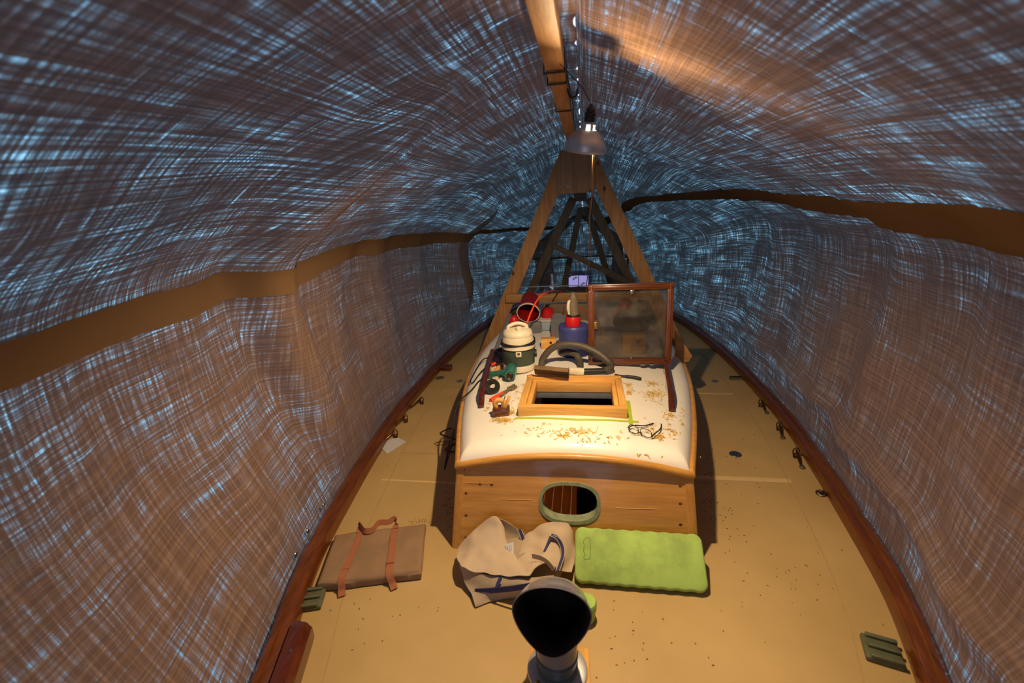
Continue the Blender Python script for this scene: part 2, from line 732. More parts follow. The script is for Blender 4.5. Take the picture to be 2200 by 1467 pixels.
def tarp_profile(side, y):
    """Outline of one side at station y: (outward x, z) from the rail to the ridge."""
    w = hw(y)
    zr = zridge(y)
    k = min(1., zr / 1.66)
    zs = (1.0 if side < 0 else 1.19) * (1 if y < 4 else lerp(1., .80, min(1, (y - 4) / 3)))
    near = sstep(1.3, .2, y)
    sw = 1 + 1.2 * near
    h = zr - zs
    pts = [(w + .064, -.07), (w + .066, .06), (w + .08 * sw, .25), (w + .11 * sw, .5), (w + .13 * sw, .75 * k), (w + .125 * sw, .93 * k), (w + .085 * sw, 1.08 * k),
           (w * .86 + .04, 1.22 * k), (w * .62 + .02, 1.38 * k), (w * .32 + .02, 1.53 * k), (.035, zr)]
    if y > 3.9:
        f = min(1, (y - 3.9) / 1.2)
        pts = [(x * lerp(1, .97, f), z) for x, z in pts]
    return pts


def tarp_disp(side, y, s, z):
    d = 0.
    env = math.sin(PI * min(1, max(0, s))) ** .6
    # hanging folds, running down from the seam
    low = sstep(.95, .45, s)
    a = y * 9 + noise.noise(V((y * 1.3, s * 3, side * 4))) * 2.2
    d += math.sin(a + s * 3 * side) * .010 * env * (low * 1.5 + .06)
    d += noise.noise(V((y * 4.5 + s * 1.3, s * 2.2, 7 * side))) * .026 * env * (.08 + low)
    d += noise.noise(V((y * 13, s * 6, 3 * side))) * .008 * env * (.12 + low)
    d += noise.noise(V((y * 1.0, s * 14, 9 * side))) * .005 * env * low
    if side < 0:
        # the sheet pulled in by a lashing, a slack belly before it
        f = y + .55 * (s - .55)
        d += .15 * sstep(1.50, 1.38, f) * sstep(.0, .3, s) * sstep(.98, .7, s)
        d -= .055 * math.exp(-((f - 1.58) / .09) ** 2) * sstep(0.05, .3, s) * sstep(.9, .7, s)
        d += .03 * math.exp(-((f - 2.15) / .13) ** 2) * low
        yy = y + .3 * (s - .5) - 4.1
        d -= .15 * math.exp(-(yy / (.38 if yy < 0 else .10)) ** 2) * sstep(.1, .3, s) * sstep(.78, .55, s)
    else:
        d += .04 * math.exp(-((y + .4 * s - 3.9) / .3) ** 2) * low
        d -= .03 * math.exp(-((y + .3 * s - 4.6) / .2) ** 2) * low
        d -= .03 * math.exp(-((s - .13 + .01 * noise.noise(V((y * 3, 0, 1)))) / .02) ** 2)
    return d * lerp(1., .35, sstep(4.4, 5.4, y))


NS = 110
TY = [-1.15 + (7.15 + .0) * i / 250 for i in range(251)] + [6.0 + .9 * (i + 1) / 20 for i in range(20)]


def tarp_row(side, y):
    pts = tarp_profile(side, y)
    sp = spline([(a, 0, z) for a, z in pts], 24)
    L_ = [0.]
    for a, b in zip(sp, sp[1:]):
        L_.append(L_[-1] + (b - a).length)
    tot = L_[-1]
    res = []
    j = 0
    for i in range(NS + 1):
        q = tot * i / NS
        while j < len(sp) - 2 and L_[j + 1] < q:
            j += 1
        t = (q - L_[j]) / max(1e-9, L_[j + 1] - L_[j])
        p = sp[j].lerp(sp[j + 1], min(1, t))
        d = sp[min(len(sp) - 1, j + 2)] - sp[max(0, j - 1)]
        n = V((d.z, 0, -d.x)).normalized()
        s = i / NS
        dd = tarp_disp(side, y, s, p.z)
        p = p + V((1, 0, .15)) * dd * sstep(1.0, .86, s)
        if s < .1:
            p.x = max(p.x, hw(y) + .063)
        xo = max(p.x, .03)
        if s > .93:                       # the two sheets overlap above the beam, with a ragged slit beside it
            k = (s - .93) / .07
            lim = .036 if noise.noise(V((y * 11, .3, 8))) < .13 else .029
            if side > 0:
                lim = .034
            xe = side * xo - .012 * s + HX * (1 - s)
            xe = lerp(xe, lim, k ** 3)
            res.append((V((xe, y, max(p.z, 1.6655 + .004 * (side > 0)) if (k > .8 and y < 3.45) else p.z)), s * 2.0))
            continue
        res.append((V((HX * (1 - s) + side * xo - .012 * s, y, p.z)), s * 2.0))
    return res


def wear(side, y, s):
    n = .5 + .5 * noise.noise(V((y * 1.7, s * 4, side * 3.3)))
    if side < 0:
        f = y + .55 * (s - .55)
        low = sstep(.56, .40, s)
        k = lerp(1., .10 + .25 * n, low * sstep(1.42, 1.52, f) * sstep(4.25, 4.05, y + .3 * (s - .5)))
        return k * lerp(1., .75, sstep(.62, .8, s))
    low = sstep(.58, .44, s)
    k = lerp(1., .14 + .3 * n, low * sstep(3.5, 2.6, y))
    if s < .13:
        k = max(k, .8)
    return k * lerp(1., .75, sstep(.62, .8, s))


tarp = thing('tarpaulin', 'translucent woven tarpaulin draped over the boat like a tent', 'tarpaulin', (HX, 2.5, 0))
tarp_rows = {}
for side in (-1, 1):
    b = NB()
    uvl = b.loops.layers.uv.new('UVMap')
    wcl = b.loops.layers.float_color.new('wear')
    rows = [tarp_row(side, y) for y in TY]
    tarp_rows[side] = rows
    vs = [[b.verts.new(p) for p, q in r] for r in rows]
    off = 0 if side > 0 else 20.
    for i in range(len(TY) - 1):
        for j in range(NS):
            f = b.faces.new((vs[i][j], vs[i][j + 1], vs[i + 1][j + 1], vs[i + 1][j]))
            for lp, (a, c) in zip(f.loops, ((i, j), (i, j + 1), (i + 1, j + 1), (i + 1, j))):
                lp[uvl].uv = (TY[a] + off, rows[a][c][1] + off)
                wk = wear(side, TY[a], c / NS)
                lp[wcl] = (wk, wk, wk, 1)
    mesh_obj('side_sheet', b, M['tarp'], tarp, ang=80, recalc=False)
    # the brown seam tape that runs along the sheet
    b = NB()
    rings = []
    wob = V((0, 0, 0))
    for i, y in enumerate(TY):
        row = rows[i]
        zs = {-1: [(-1, .97), (.75, .97), (1.3, .985), (1.55, 1.01), (2.4, 1.06), (5.0, .985), (7, .88)],
              1: [(-1, 1.13), (1.2, 1.14), (1.5, 1.15), (2.0, 1.17), (3.0, 1.235), (4.3, 1.235), (5.1, 1.12), (7, .84)]}[side]
        zc = interp(zs, y) + .008 * noise.noise(V((y * 3, 2, side)))
        hwid = .052 * (1 if y < 4.5 else .75) if side < 0 else interp([(.8, .10), (1.5, .092), (2.2, .08), (3, .07), (5, .05), (7, .04)], y)
        sp = spline([(a_, 0, z_) for a_, z_ in tarp_profile(side, y)], 24)
        LL = [0.]
        for a_, c_ in zip(sp, sp[1:]):
            LL.append(LL[-1] + (c_ - a_).length)
        k = min(range(len(sp)), key=lambda q: abs(sp[q].z - zc))
        sc0 = LL[k] / LL[-1]
        seq = []
        for ds in (-1, -.75, -.5, -.25, 0, .25, .5, .75, 1):
            ss = max(0, min(NS - 1.001, (sc0 + ds * hwid / LL[-1]) * NS))
            seq.append(row[int(ss)][0].lerp(row[int(ss) + 1][0], ss - int(ss)))
        c = [p + V((-side * .007, -.002, 0)) for p in seq]
        rings.append(c + [p + V((-side * .004, 0, 0)) for p in reversed(seq)])
    k0 = next(i for i, y in enumerate(TY) if y > -.9)
    k1 = next(i for i, y in enumerate(TY) if y > 6.3)
    loft(b, rings[k0:k1])
    mesh_obj('seam_band', b, M['band'], tarp, ang=60)
# stern end of the sheet
b = NB()
uvl = b.loops.layers.uv.new('UVMap')
wcl = b.loops.layers.float_color.new('wear')
ye = 6.35
L_, R_ = tarp_row(-1, ye), tarp_row(1, ye)
prev = None
NK = 40
hl = [(onY(1224, 592, ye + .1), onY(1262, 616, ye + .1)), (onY(1183, 588, ye + .1), onY(1189, 622, ye + .1)), (onY(1338, 520, ye), onY(1344, 566, ye))]
for i in range(0, NS + 1):
    p, q = L_[i][0], R_[i][0]
    cur = []
    for k in range(NK + 1):
        t = k / NK
        pt = p.lerp(q, t)
        pt.y = ye + .12 * math.sin(PI * t) + .02 * math.sin(t * 30)
        cur.append(b.verts.new(pt))
    if prev:
        for k in range(NK):
            mid = (prev[k].co + cur[k + 1].co) / 2
            if any(a_.x < mid.x < c_.x and c_.z < mid.z < a_.z for a_, c_ in hl):
                continue
            f = b.faces.new((prev[k], prev[k + 1], cur[k + 1], cur[k]))
            for lp in f.loops:
                lp[uvl].uv = (lp.vert.co.x + 40, lp.vert.co.z + 40)
                lp[wcl] = (1, 1, 1, 1)
    prev = cur
mesh_obj('stern_sheet', b, M['tarp'], tarp, ang=80, recalc=False)
a_, c_ = hl[0]
b = NB()
box(b, ((a_.x + c_.x) / 2, ye + .15, (a_.z + c_.z) / 2), (c_.x - a_.x + .12, .004, a_.z - c_.z + .12), None, 0)
o = mesh_obj('clear_window', b, M['clear'], tarp)
o['label'] = 'small clear window in the stern sheet'
for k, (u, v_) in enumerate(((.3, .75), (.75, .25))):
    b = NB()
    c = V((lerp(a_.x, c_.x, u), ye + .10, lerp(c_.z, a_.z, v_)))
    tube(b, spline([c + V((.03 * math.cos(q * 1.3), -.004, .022 * math.sin(q * 1.7))) for q in range(6)], 5), .005, 5)
    mesh_obj('yellow_scrawl', b, M['yellow'], o)
b = NB()
box(b, ((a_.x + c_.x) / 2, ye + .12, (a_.z + c_.z) / 2), (.010, .01, a_.z - c_.z + .05), None, 0)
mesh_obj('window_bar', b, M['black'], o)
# brass eyelets along the lower hem, left side
for (px, py) in ((700, 1085), (668, 1141), (640, 1192)):
    p = onZ(px, py, .085)
    x = HX - hw(p.y) - .078
    b = NB()
    lathe(b, [(.004, -.002), (.0075, -.002), (.009, 0), (.0075, .002), (.004, .002)], 14, TR((x + .014, p.y, .085)) @ RY(PI / 2), False, False)
    mesh_obj('eyelet', b, M['steel'], tarp)

# ================================================================ RIDGE BEAM
rb = thing('ridge_beam', 'rough timber ridge beam under the peak of the tarpaulin', 'beam', (-.028, 1.3, 1.60))
b = NB()
bar(b, (-.028, -.9, 1.635), (-.022, 3.46, 1.617), .052, .055, (1, 0, 0), .003)
mesh_obj('beam', b, M['pine']('Y'), rb)
for y, n_ in ((1.43, 0), (1.56, 1), (2.0, 2)):
    b = NB()
    zc = interp([(-.9, 1.635), (3.46, 1.617)], y)
    for s in (-1, 1):
        bar(b, (-.027 + s * .0285, y, zc + .028), (-.027 + s * .0285, y, zc - .034), .012, .003, (0, 1, 0), .0008)
    bar(b, (-.057, y, zc - .0325), (.003, y, zc - .0325), .012, .003, (0, 1, 0), .0008)
    mesh_obj('iron_strap', b, M['black'], rb)
b = NB()
tube(b, spline([(.006, 1.5, 1.60), (.014, 1.8, 1.585), (.010, 2.2, 1.598), (.016, 2.6, 1.58), (.008, 3.1, 1.60)], 8), .0022, 6)
mesh_obj('wire', b, M['black'], rb)
b = NB()
tube(b, spline([(.002, 1.62, 1.59), (.012, 1.62, 1.565), (.03, 1.62, 1.568), (.034, 1.62, 1.588)], 6), .003, 6)
mesh_obj('hook', b, M['black'], rb)

# ================================================================ A-FRAMES


def aframe(name, label, y, legs, mat, foot=0.0):
    t = thing(name, label, 'timber frame', (HX, y, foot))
    for (a, b_, w) in legs:
        b = NB()
        bar(b, a, b_, w, .03, (1, 0, 0), .003)
        mesh_obj('leg', b, mat('Z'), t)
    return t


Y1 = 3.5
t = aframe('a_frame', 'nearest pine A-frame with a plywood gusset, straddling the cabin', Y1,
           [((-.772, Y1, .045), (-.062, Y1, 1.575), .104), ((.802, Y1, .045), (.082, Y1, 1.56), .104)], M['pine'])
b = NB()
prism(b, [(-.152, 1.30), (.118, 1.302), (.125, 1.42), (.098, 1.60), (-.098, 1.60), (-.14, 1.42)], .016, TR((0, Y1 - .016, 0)) @ RX(PI / 2), .002)
mesh_obj('gusset', b, M['oldply'] if 'oldply' in M else wood('weathered_plywood', lin(142, 112, 84), lin(176, 146, 114), 'Z', .7, knots=True), t)
b = NB()
bar(b, (-.56, Y1 - .034, .546), (.54, Y1 - .034, .546), .066, .034, (0, 0, 1), .003)
mesh_obj('crossbeam', b, M['pine']('X'), t)
for x, z in ((-.118, 1.345), (-.066, 1.352)):
    b = NB()
    lathe(b, [(.014, 0), (.013, .002)], 12, TR((x, Y1 - .0325, z)) @ RX(PI / 2))
    mesh_obj('knot', b, M['mahog']('X'), t)

Y2 = 4.7
a0, a1 = onY(1232, 432, Y2), onY(1150, 606, Y2)
c0, c1 = onY(1266, 432, Y2), onY(1352, 600, Y2)


def to_deck(p, q, z=.03):
    return p + (q - p) * ((z - p.z) / (q.z - p.z))


t = aframe('a_frame', 'second grey timber A-frame, behind the plywood gusset one', Y2,
           [(to_deck(a0, a1), a0 + V((.0, 0, .03)), .085), (to_deck(c0, c1), c0 + V((0, 0, .03)), .085)], M['oldpine'])
b = NB()
box(b, (HX - .005, Y2 - .03, 1.285), (.12, .03, .085), None, .003)
mesh_obj('gusset', b, M['oldpine']('X'), t)
b = NB()
bar(b, onY(1190, 528, Y2 - .035), onY(1350, 606, Y2 - .035), .055, .025, (0, 0, 1), .002)
mesh_obj('brace', b, M['oldpine']('X'), t)
Y3 = 5.7
a0, a1 = onY(1248, 452, Y3), onY(1214, 606, Y3)
c0, c1 = onY(1260, 452, Y3), onY(1309, 600, Y3)
t = aframe('a_frame', 'farthest narrow grey timber A-frame at the stern', Y3,
           [(to_deck(a0, a1), a0 + V((.0, 0, .03)), .075), (to_deck(c0, c1), c0 + V((0, 0, .03)), .075)], M['oldpine'])
b = NB()
box(b, ((a0.x + c0.x) / 2, Y3 - .03, a0.z + .0), (.10, .03, .08), None, .003)
mesh_obj('gusset', b, M['oldpine']('X'), t)
# taut line across behind the first frame
b = NB()
tube(b, [onY(1118, 617, 3.56), onY(1250, 613, 3.56), onY(1392, 611, 3.56)], .0035, 6)
solo('guy_line', b, M['ltblue'], 'thin pale line stretched between the legs of the nearest A-frame', 'line')

# ================================================================ CABIN
cab = thing('boat_cabin', 'low boat cabin with a white roof and a honey varnished front with an oval hole', 'cabin', (0, 1.43, 0))
HA = onRoof(1113, 896)
HB = onRoof(1348, 900)
hx0, hx1, hy0 = HA.x, HB.x, (HA.y + HB.y) / 2
hy1 = onZ(1324, 806, zroof(0, hy0 + .4) + .036).y
hzb = zroof(0, hy0)
OP = (hx0 + .046, hx1 - .046, hy0 + .044, hy1 - .044)     # hatch opening in the roof
# roof skin
xs_n = 64
ysr = [YF + .0005 * k ** 2.0 for k in range(14)] + [YF + .1 + .02 * k for k in range(1, 140)]
ysr = [y for y in ysr if y < 4.3] + [4.3]
for yy in (OP[2], OP[3]):
    k = min(range(len(ysr)), key=lambda i: abs(ysr[i] - yy))
    ysr[k] = yy
b = NB()
grid = []
for y in ysr:
    c = cw(y)
    us = sorted([math.sin(PI / 2 * (-1 + 2 * k / xs_n)) for k in range(xs_n + 1)])
    xx = [CX0 + c * u for u in us]
    for xo in (OP[0], OP[1]):
        k = min(range(len(xx)), key=lambda i: abs(xx[i] - xo))
        xx[k] = xo
    grid.append([b.verts.new((x, y, zroof(x, y))) for x in xx])
for r0, r1 in zip(grid, grid[1:]):
    for k in range(xs_n):
        m_ = (r0[k].co + r1[k + 1].co) / 2
        if OP[0] < m_.x < OP[1] and OP[2] < m_.y < OP[3]:
            continue
        b.faces.new((r0[k], r0[k + 1], r1[k + 1], r1[k]))
bmesh.ops.recalc_face_normals(b, faces=b.faces[:])
if sum(f.normal.z for f in b.faces) < 0:
    bmesh.ops.reverse_faces(b, faces=b.faces[:])
bmesh.ops.solidify(b, geom=b.faces[:], thickness=.03)
mesh_obj('roof', b, M['white'], cab, recalc=True, ang=50)
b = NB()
box(b, ((OP[0] + OP[1]) / 2, OP[3] + .004, hzb - .050), (OP[1] - OP[0] + .04, .012, .034), None, .002)  # grey strip added; its colour stands for shade on the roof's cut edge
mesh_obj('shaded_edge_strip', b, M['grey'], cab)
# front panel with the oval hole: plane leaning back a little


def front_pt(x, z, d=0.):
    return V((x, YFOOT + (z / .31) * (YF - YFOOT) + d, z))


FW0, FW1 = .436, .416          # half width at foot / top


def plate_with_hole(bm, hole, thick):
    n = len(hole)
    cx = sum(h[0] for h in hole) / n
    cz = sum(h[1] for h in hole) / n
    outer = []
    for hx, hz in hole:
        dx, dz = hx - cx, hz - cz
        best = 1e9
        x, z = cx, cz
        t = 0
        while True:
            t += .02
            x, z = cx + dx * t, cz + dz * t
            half = lerp(FW0, FW1, z / .31) - .012
            top = roof_base(x, 1.45) - .004
            if z < 0 or z > top or abs(x - CX0) > half:
                break
        outer.append((x, max(0., min(z, roof_base(x, 1.45) - .004))))
    K = 5
    for d in (0, thick):
        prev = None
        rings = [[bm.verts.new(front_pt(lerp(h[0], o[0], k / K), lerp(h[1], o[1], k / K), d)) for h, o in zip(hole, outer)] for k in range(K + 1)]
        for r0, r1 in zip(rings, rings[1:]):
            for i in range(n):
                j = (i + 1) % n
                bm.faces.new((r0[i], r0[j], r1[j], r1[i]))
        if d == 0:
            first = rings
        else:
            for a, c in ((first[0], rings[0]), (first[-1], rings[-1])):
                for i in range(n):
                    j = (i + 1) % n
                    bm.faces.new((a[i], a[j], c[j], c[i]))


def stadium(cx, cz, hx, hz, n=64, p=2.6):
    out = []
    for k in range(n):
        a = 2 * PI * k / n
        c, s = math.cos(a), math.sin(a)
        out.append((cx + hx * math.copysign(abs(c) ** (2 / p), c), cz + hz * math.copysign(abs(s) ** (2 / p), s)))
    return out


p1, p2 = onY(1160, 1078, 1.438), onY(1288, 1085, 1.438)
p3, p4 = onY(1224, 1040, 1.458), onY(1226, 1127, 1.412)
pcx, pcz = (p1.x + p2.x) / 2, (p3.z + p4.z) / 2
phx, phz = (p2.x - p1.x) / 2, (p3.z - p4.z) / 2
b = NB()
plate_with_hole(b, stadium(pcx, pcz, phx, phz, 120), .028)
mesh_obj('front_panel', b, M['honey']('X'), cab, ang=30)
# green painted rim of the cut-out
b = NB()
o_, i_ = stadium(pcx, pcz, phx + .004, phz + .004, 72), stadium(pcx, pcz, phx - .008, phz - .008, 72)
loft(b, [[front_pt(x, z, -.004) for x, z in o_], [front_pt(x, z, -.004) for x, z in i_], [front_pt(x, z, .034) for x, z in i_], [front_pt(x, z, .034) for x, z in o_],
         [front_pt(x, z, -.004) for x, z in o_]], False, False)
o = mesh_obj('oval_rim', b, plain('pale_green_sealant', lin(132, 142, 112), .7, var=.2, scale=50), cab)
o['label'] = 'weathered pale green rim of the oval hole'
for s in (-1, 1):
    b = NB()
    rings = []
    for k in range(9):
        z = .305 * k / 8
        half = lerp(FW0, FW1, z / .31)
        c = front_pt(CX0 + s * (half + .006), z, .006)
        r = .020
        rings.append([c + V((-s * .020, -.010, 0)), c + V((s * .002, -.010, 0)), c + V((s * .010, -.006, 0)), c + V((s * .013, .002, 0)), c + V((s * .013, .03, 0)), c + V((-s * .020, .03, 0))])
    loft(b, rings)
    mesh_obj('corner_post', b, M['honey']('Z'), cab)
    # side of the trunk
    b = NB()
    rings = []
    for k in range(60):
        y = 1.46 + 2.81 * k / 59
        x = CX0 + s * (cw(y) - .006)
        xf = x + s * .018
        zt = .302
        y0_ = YFOOT + .012 if k == 0 else y
        yt_ = YF + .004 if k == 0 else y
        rings.append([V((xf, y0_, 0)), V((x, yt_, zt)), V((x - s * .025, yt_, zt)), V((xf - s * .025, y0_, 0))])
    loft(b, rings)
    mesh_obj('side_panel', b, M['honey']('Y'), cab)
# half round moulding under the roof edge
b = NB()
path = []
for k in range(26):
    y = 3.9 - (3.9 - 1.50) * k / 25
    path.append(V((CX0 - cw(y) - .004, y, .300)))
for k in range(41):
    u = -1 + 2 * k / 40
    x = CX0 + u * (cw(YF) + .006)
    path.append(V((x, YF - .006, roof_base(x, YF) + .0)))
for k in range(26):
    y = 1.50 + (3.9 - 1.50) * k / 25
    path.append(V((CX0 + cw(y) + .004, y, .300)))
tube(b, path, .0145, 10)
mesh_obj('roof_moulding', b, M['honey']('X'), cab)
# inside of the cabin, seen through the hatch and the oval hole
b = NB()
rings = []
for y in (1.52, 2.2, 3.0, 4.2):
    c = cw(y) - .04
    rings.append([V((-c, y, .29)), V((-c, y, -.40)), V((c, y, -.40)), V((c, y, .29))])
vs = [[b.verts.new(p) for p in r] for r in rings]
for r0, r1 in zip(vs, vs[1:]):
    for k in range(3):
        b.faces.new((r0[k], r0[k + 1], r1[k + 1], r1[k]))
b.faces.new(vs[-1])
b.faces.new(vs[0][1:3] + [b.verts.new((cw(1.52) - .04, 1.52, -.02)), b.verts.new((-cw(1.52) + .04, 1.52, -.02))])
mesh_obj('interior_lining', b, M['interior'], cab, smooth=False)
b = NB()
for x in (-.42, -.37, -.32, -.27, -.22, .3, .36, .42):
    box(b, (x, 2.42, -.05), (.047, .03, .66), None, .003)
box(b, (.22, 2.36, .10), (.30, .10, .02), None, .003)
mesh_obj('interior_bulkhead', b, M['interior'], cab)
b = NB()
for k in range(9):
    box(b, (-.42 + k * .052, 2.3, -.392), (.046, 1.2, .012), None, .003)
mesh_obj('sole_planking', b, M['mahog']('Y'), cab)
b = NB()
box(b, (.21, 2.25, -.26), (.40, .55, .26), None, .004)  # added dark box, its colour stands for the gloom behind the oval hole
o = mesh_obj('gloom_box', b, plain('gloom_paint', lin(40, 22, 14), .5), cab)
o['label'] = 'dark box added for the gloom inside the cabin'
b = NB()
for x in (-.035, .03):
    b = NB()
    tube(b, spline([(x - .012, 1.56, .235), (x - .02, 1.56, .215), (x, 1.56, .205), (x + .02, 1.56, .215), (x + .012, 1.56, .235)], 5), .003, 6)
    mesh_obj('cabin_hook', b, M['brass'], cab)
for x, z in ((-.41, .285), (-.40, .2), (-.40, .12), (-.40, .04), (.385, .2), (.385, .13), (.385, .26), (-.30, .235), (-.345, .235)):
    b = NB()
    lathe(b, [(.006, 0), (.0055, .0015)], 10, TR(front_pt(x, z, -.0002)) @ RX(PI / 2))
    mesh_obj('wood_plug', b, M['mahog']('X'), cab)
for x0_, x1_, z in ((-.40, -.29, .238), (-.27, -.15, .185), (.16, .30, .175)):
    b = NB()
    tube(b, [front_pt(x0_, z, -.0003), front_pt((x0_ + x1_) / 2, z + .001, -.0008), front_pt(x1_, z + .003, -.0003)], .0011, 5)
    mesh_obj('scratch', b, M['oak']('X'), cab)

# ================================================================ HATCH FRAME
hf = thing('hatch_frame', 'open rectangular oak hatch frame on the white cabin roof', 'hatch', ((hx0 + hx1) / 2, (hy0 + hy1) / 2, hzb))
HZ = .036
zl, zt = hzb - .02, hzb + HZ
for nm, c, s, ax in (('frame_rail', ((hx0 + hx1) / 2, hy0 + .015, 0), (hx1 - hx0, .03), 'X'), ('frame_rail', ((hx0 + hx1) / 2, hy1 - .015, 0), (hx1 - hx0, .03), 'X'),
                     ('frame_stile', (hx0 + .015, (hy0 + hy1) / 2, 0), (.03, hy1 - hy0 - .06), 'Y'), ('frame_stile', (hx1 - .015, (hy0 + hy1) / 2, 0), (.03, hy1 - hy0 - .06), 'Y')):
    b = NB()
    box(b, (c[0], c[1], (zl + zt) / 2), (s[0], s[1], zt - zl), None, .003)
    mesh_obj(nm, b, M['oak'](ax), hf)
ix0, ix1, iy0, iy1 = hx0 + .03, hx1 - .03, hy0 + .03, hy1 - .03
for c, s, ax in ((((ix0 + ix1) / 2, iy0 + .010), (ix1 - ix0, .020), 'X'), (((ix0 + ix1) / 2, iy1 - .010), (ix1 - ix0, .020), 'X'),
                 ((ix0 + .010, (iy0 + iy1) / 2), (.020, iy1 - iy0 - .040), 'Y'), ((ix1 - .010, (iy0 + iy1) / 2), (.020, iy1 - iy0 - .040), 'Y')):
    b = NB()
    box(b, (c[0], c[1], hzb - .006), (s[0], s[1], .056), None, .003)
    mesh_obj('inner_ledge', b, M['oak'](ax), hf)


def roof_strip(name, px, w, mat, label, cat, lift=.0012):
    pts = [onRoof(*q) for q in px]
    pts = [a.lerp(c, k / 12) for a, c in zip(pts, pts[1:]) for k in range(12)] + [pts[-1]]
    pts = [V((p.x, p.y, zroof(p.x, p.y) + lift)) for p in pts]
    b = NB()
    ribbon(b, pts, w, .0012, lambda i, p, d: V((0, 0, 1)).cross(d))
    return solo(name, b, mat, label, cat)


roof_strip('masking_tape', [(1105, 899), (1240, 902), (1372, 907)], .014, M['lime'], 'long lime green masking tape strip along the front foot of the hatch frame', 'tape')
roof_strip('masking_tape', [(1349, 862), (1356, 912)], .017, M['lime'], 'short lime green masking tape strip at the right side of the hatch frame', 'tape', .0025)

# ================================================================ GRAB RAILS
for s, label, x0, x1, xp in ((-1, 'dark mahogany grab rail on the left of the cabin roof, by the black tape roll', -.415, -.50, 0),
                             (1, 'dark mahogany grab rail on the right of the cabin roof, by the glazed lid', .417, .535, 0)):
    ya, yb = 1.845, 2.62 if s < 0 else 2.95
    t = thing('grab_rail', label, 'grab rail', (x0, ya, zroof(x0, ya)))
    b = NB()
    rings = []
    for k in range(41):
        u = k / 40
        y = lerp(ya, yb, u)
        x = lerp(x0, x1, u)
        zz = max(zroof(x - .014, y), zroof(x + .014, y), zroof(x, y)) + .0008
        e = min(u, 1 - u) * (yb - ya)
        up = .030 * sstep(0, .10, e)
        hgt = .030
        z0, z1 = zz + up, zz + max(.012, up + hgt * sstep(-.02, .07, e))
        wd = .013
        rings.append([V((x - wd, y, z0)), V((x + wd, y, z0)), V((x + wd, y, z1 - .006)), V((x + wd * .5, y, z1)), V((x - wd * .5, y, z1)), V((x - wd, y, z1 - .006))])
    loft(b, rings)
    mesh_obj('hand_grip', b, M['dkmahog']('Y'), t)
    for k in range(1, 4 if s < 0 else 5):
        u = k / (4 if s < 0 else 5)
        y, x = lerp(ya, yb, u), lerp(x0, x1, u)
        zz = max(zroof(x - .012, y), zroof(x + .012, y)) + .001
        b = NB()
        box(b, (x, y, zz + .016), (.022, .06, .032), None, .004)
        mesh_obj('rail_foot', b, M['dkmahog']('Y'), t)

# ================================================================ GLAZED LID, standing open
q0, q1 = onRoof(1264, 783), onRoof(1440, 797)
ax = (q1 - q0)
ax.z = 0
LW = ax.length
rz = math.atan2(ax.y, ax.x)
q2 = V((q0.x, q0.y, 0))
# height: where the ray of the upper left corner meets the upright plane
nrm = V((-ax.y, ax.x, 0)).normalized()
d = ray(1273, 612)
tt = (q0 - CAM).dot(nrm) / d.dot(nrm)
LB = max(zroof(lerp(q0.x, q1.x, k / 20), lerp(q0.y, q1.y, k / 20) - .02) for k in range(21)) + .003
LH = (CAM + d * tt).z - LB
lid = thing('glazed_lid', 'mahogany framed glass hatch lid standing open on the cabin roof', 'hatch lid', (q0.x, q0.y, LB), rz)
lean = RX(-.05)
bw, bt = .032, .034


def lidbox(name, c, s, mat, bev=.004):
    b = NB()
    box(b, c, s, None, bev)
    b.transform(lean)
    return mesh_obj(name, b, mat, lid, world=False)


lidbox('frame_rail', (LW / 2, 0, bw / 2), (LW, bt, bw), M['mahog']('X'))
lidbox('frame_rail', (LW / 2, 0, LH - bw / 2), (LW, bt, bw), M['mahog']('X'))
lidbox('frame_stile', (bw / 2, 0, LH / 2), (bw, bt + .001, LH - 2 * bw), M['mahog']('Z'))
lidbox('frame_stile', (LW - bw / 2, 0, LH / 2), (bw, bt + .001, LH - 2 * bw), M['mahog']('Z'))
b = NB()
for (c, s) in (((LW / 2, -.019, bw * .5), (LW * .995, .006, .010)), ((LW / 2, -.019, LH - bw * .5), (LW * .995, .006, .010)),
               ((bw * .5, -.019, LH / 2), (.010, .006, LH * .96)), ((LW - bw * .5, -.019, LH / 2), (.010, .006, LH * .96))):
    box(b, c, s, None, .002)
b.transform(lean)
mesh_obj('frame_bead', b, M['mahog']('X'), lid, world=False)
lidbox('glass_pane', (LW / 2, .002, LH / 2), (LW - 2 * bw + .008, .005, LH - 2 * bw + .008), M['glass'], 0)
o = lidbox('latch', (bw + .006, -.017, LH * .5), (.018, .006, .036), M['brass'], .002)
for f in (-.010, .010):
    b = NB()
    lathe(b, [(.004, 0), (.003, .003)], 10, TR((bw + .006, -.020, LH * .5 + f)) @ RX(PI / 2))
    b.transform(lean)
    mesh_obj('screw', b, M['steel'], o, world=False)
lidbox('catch', (LW * .52, -.016, LH - bw - .010), (.022, .008, .020), M['steel'], .003)
lidbox('catch', (LW * .52, -.016, bw + .008), (.012, .008, .014), M['steel'], .003)
for u in (.24, .66, .77):
    b = NB()
    box(b, (LW * u, -.020, .002), (.026, .012, .006), None, .001)
    tube(b, [(LW * u - .013, -.022, .006), (LW * u + .013, -.022, .006)], .004, 8)
    mesh_obj('hinge', b, M['steel'], lid, world=False)

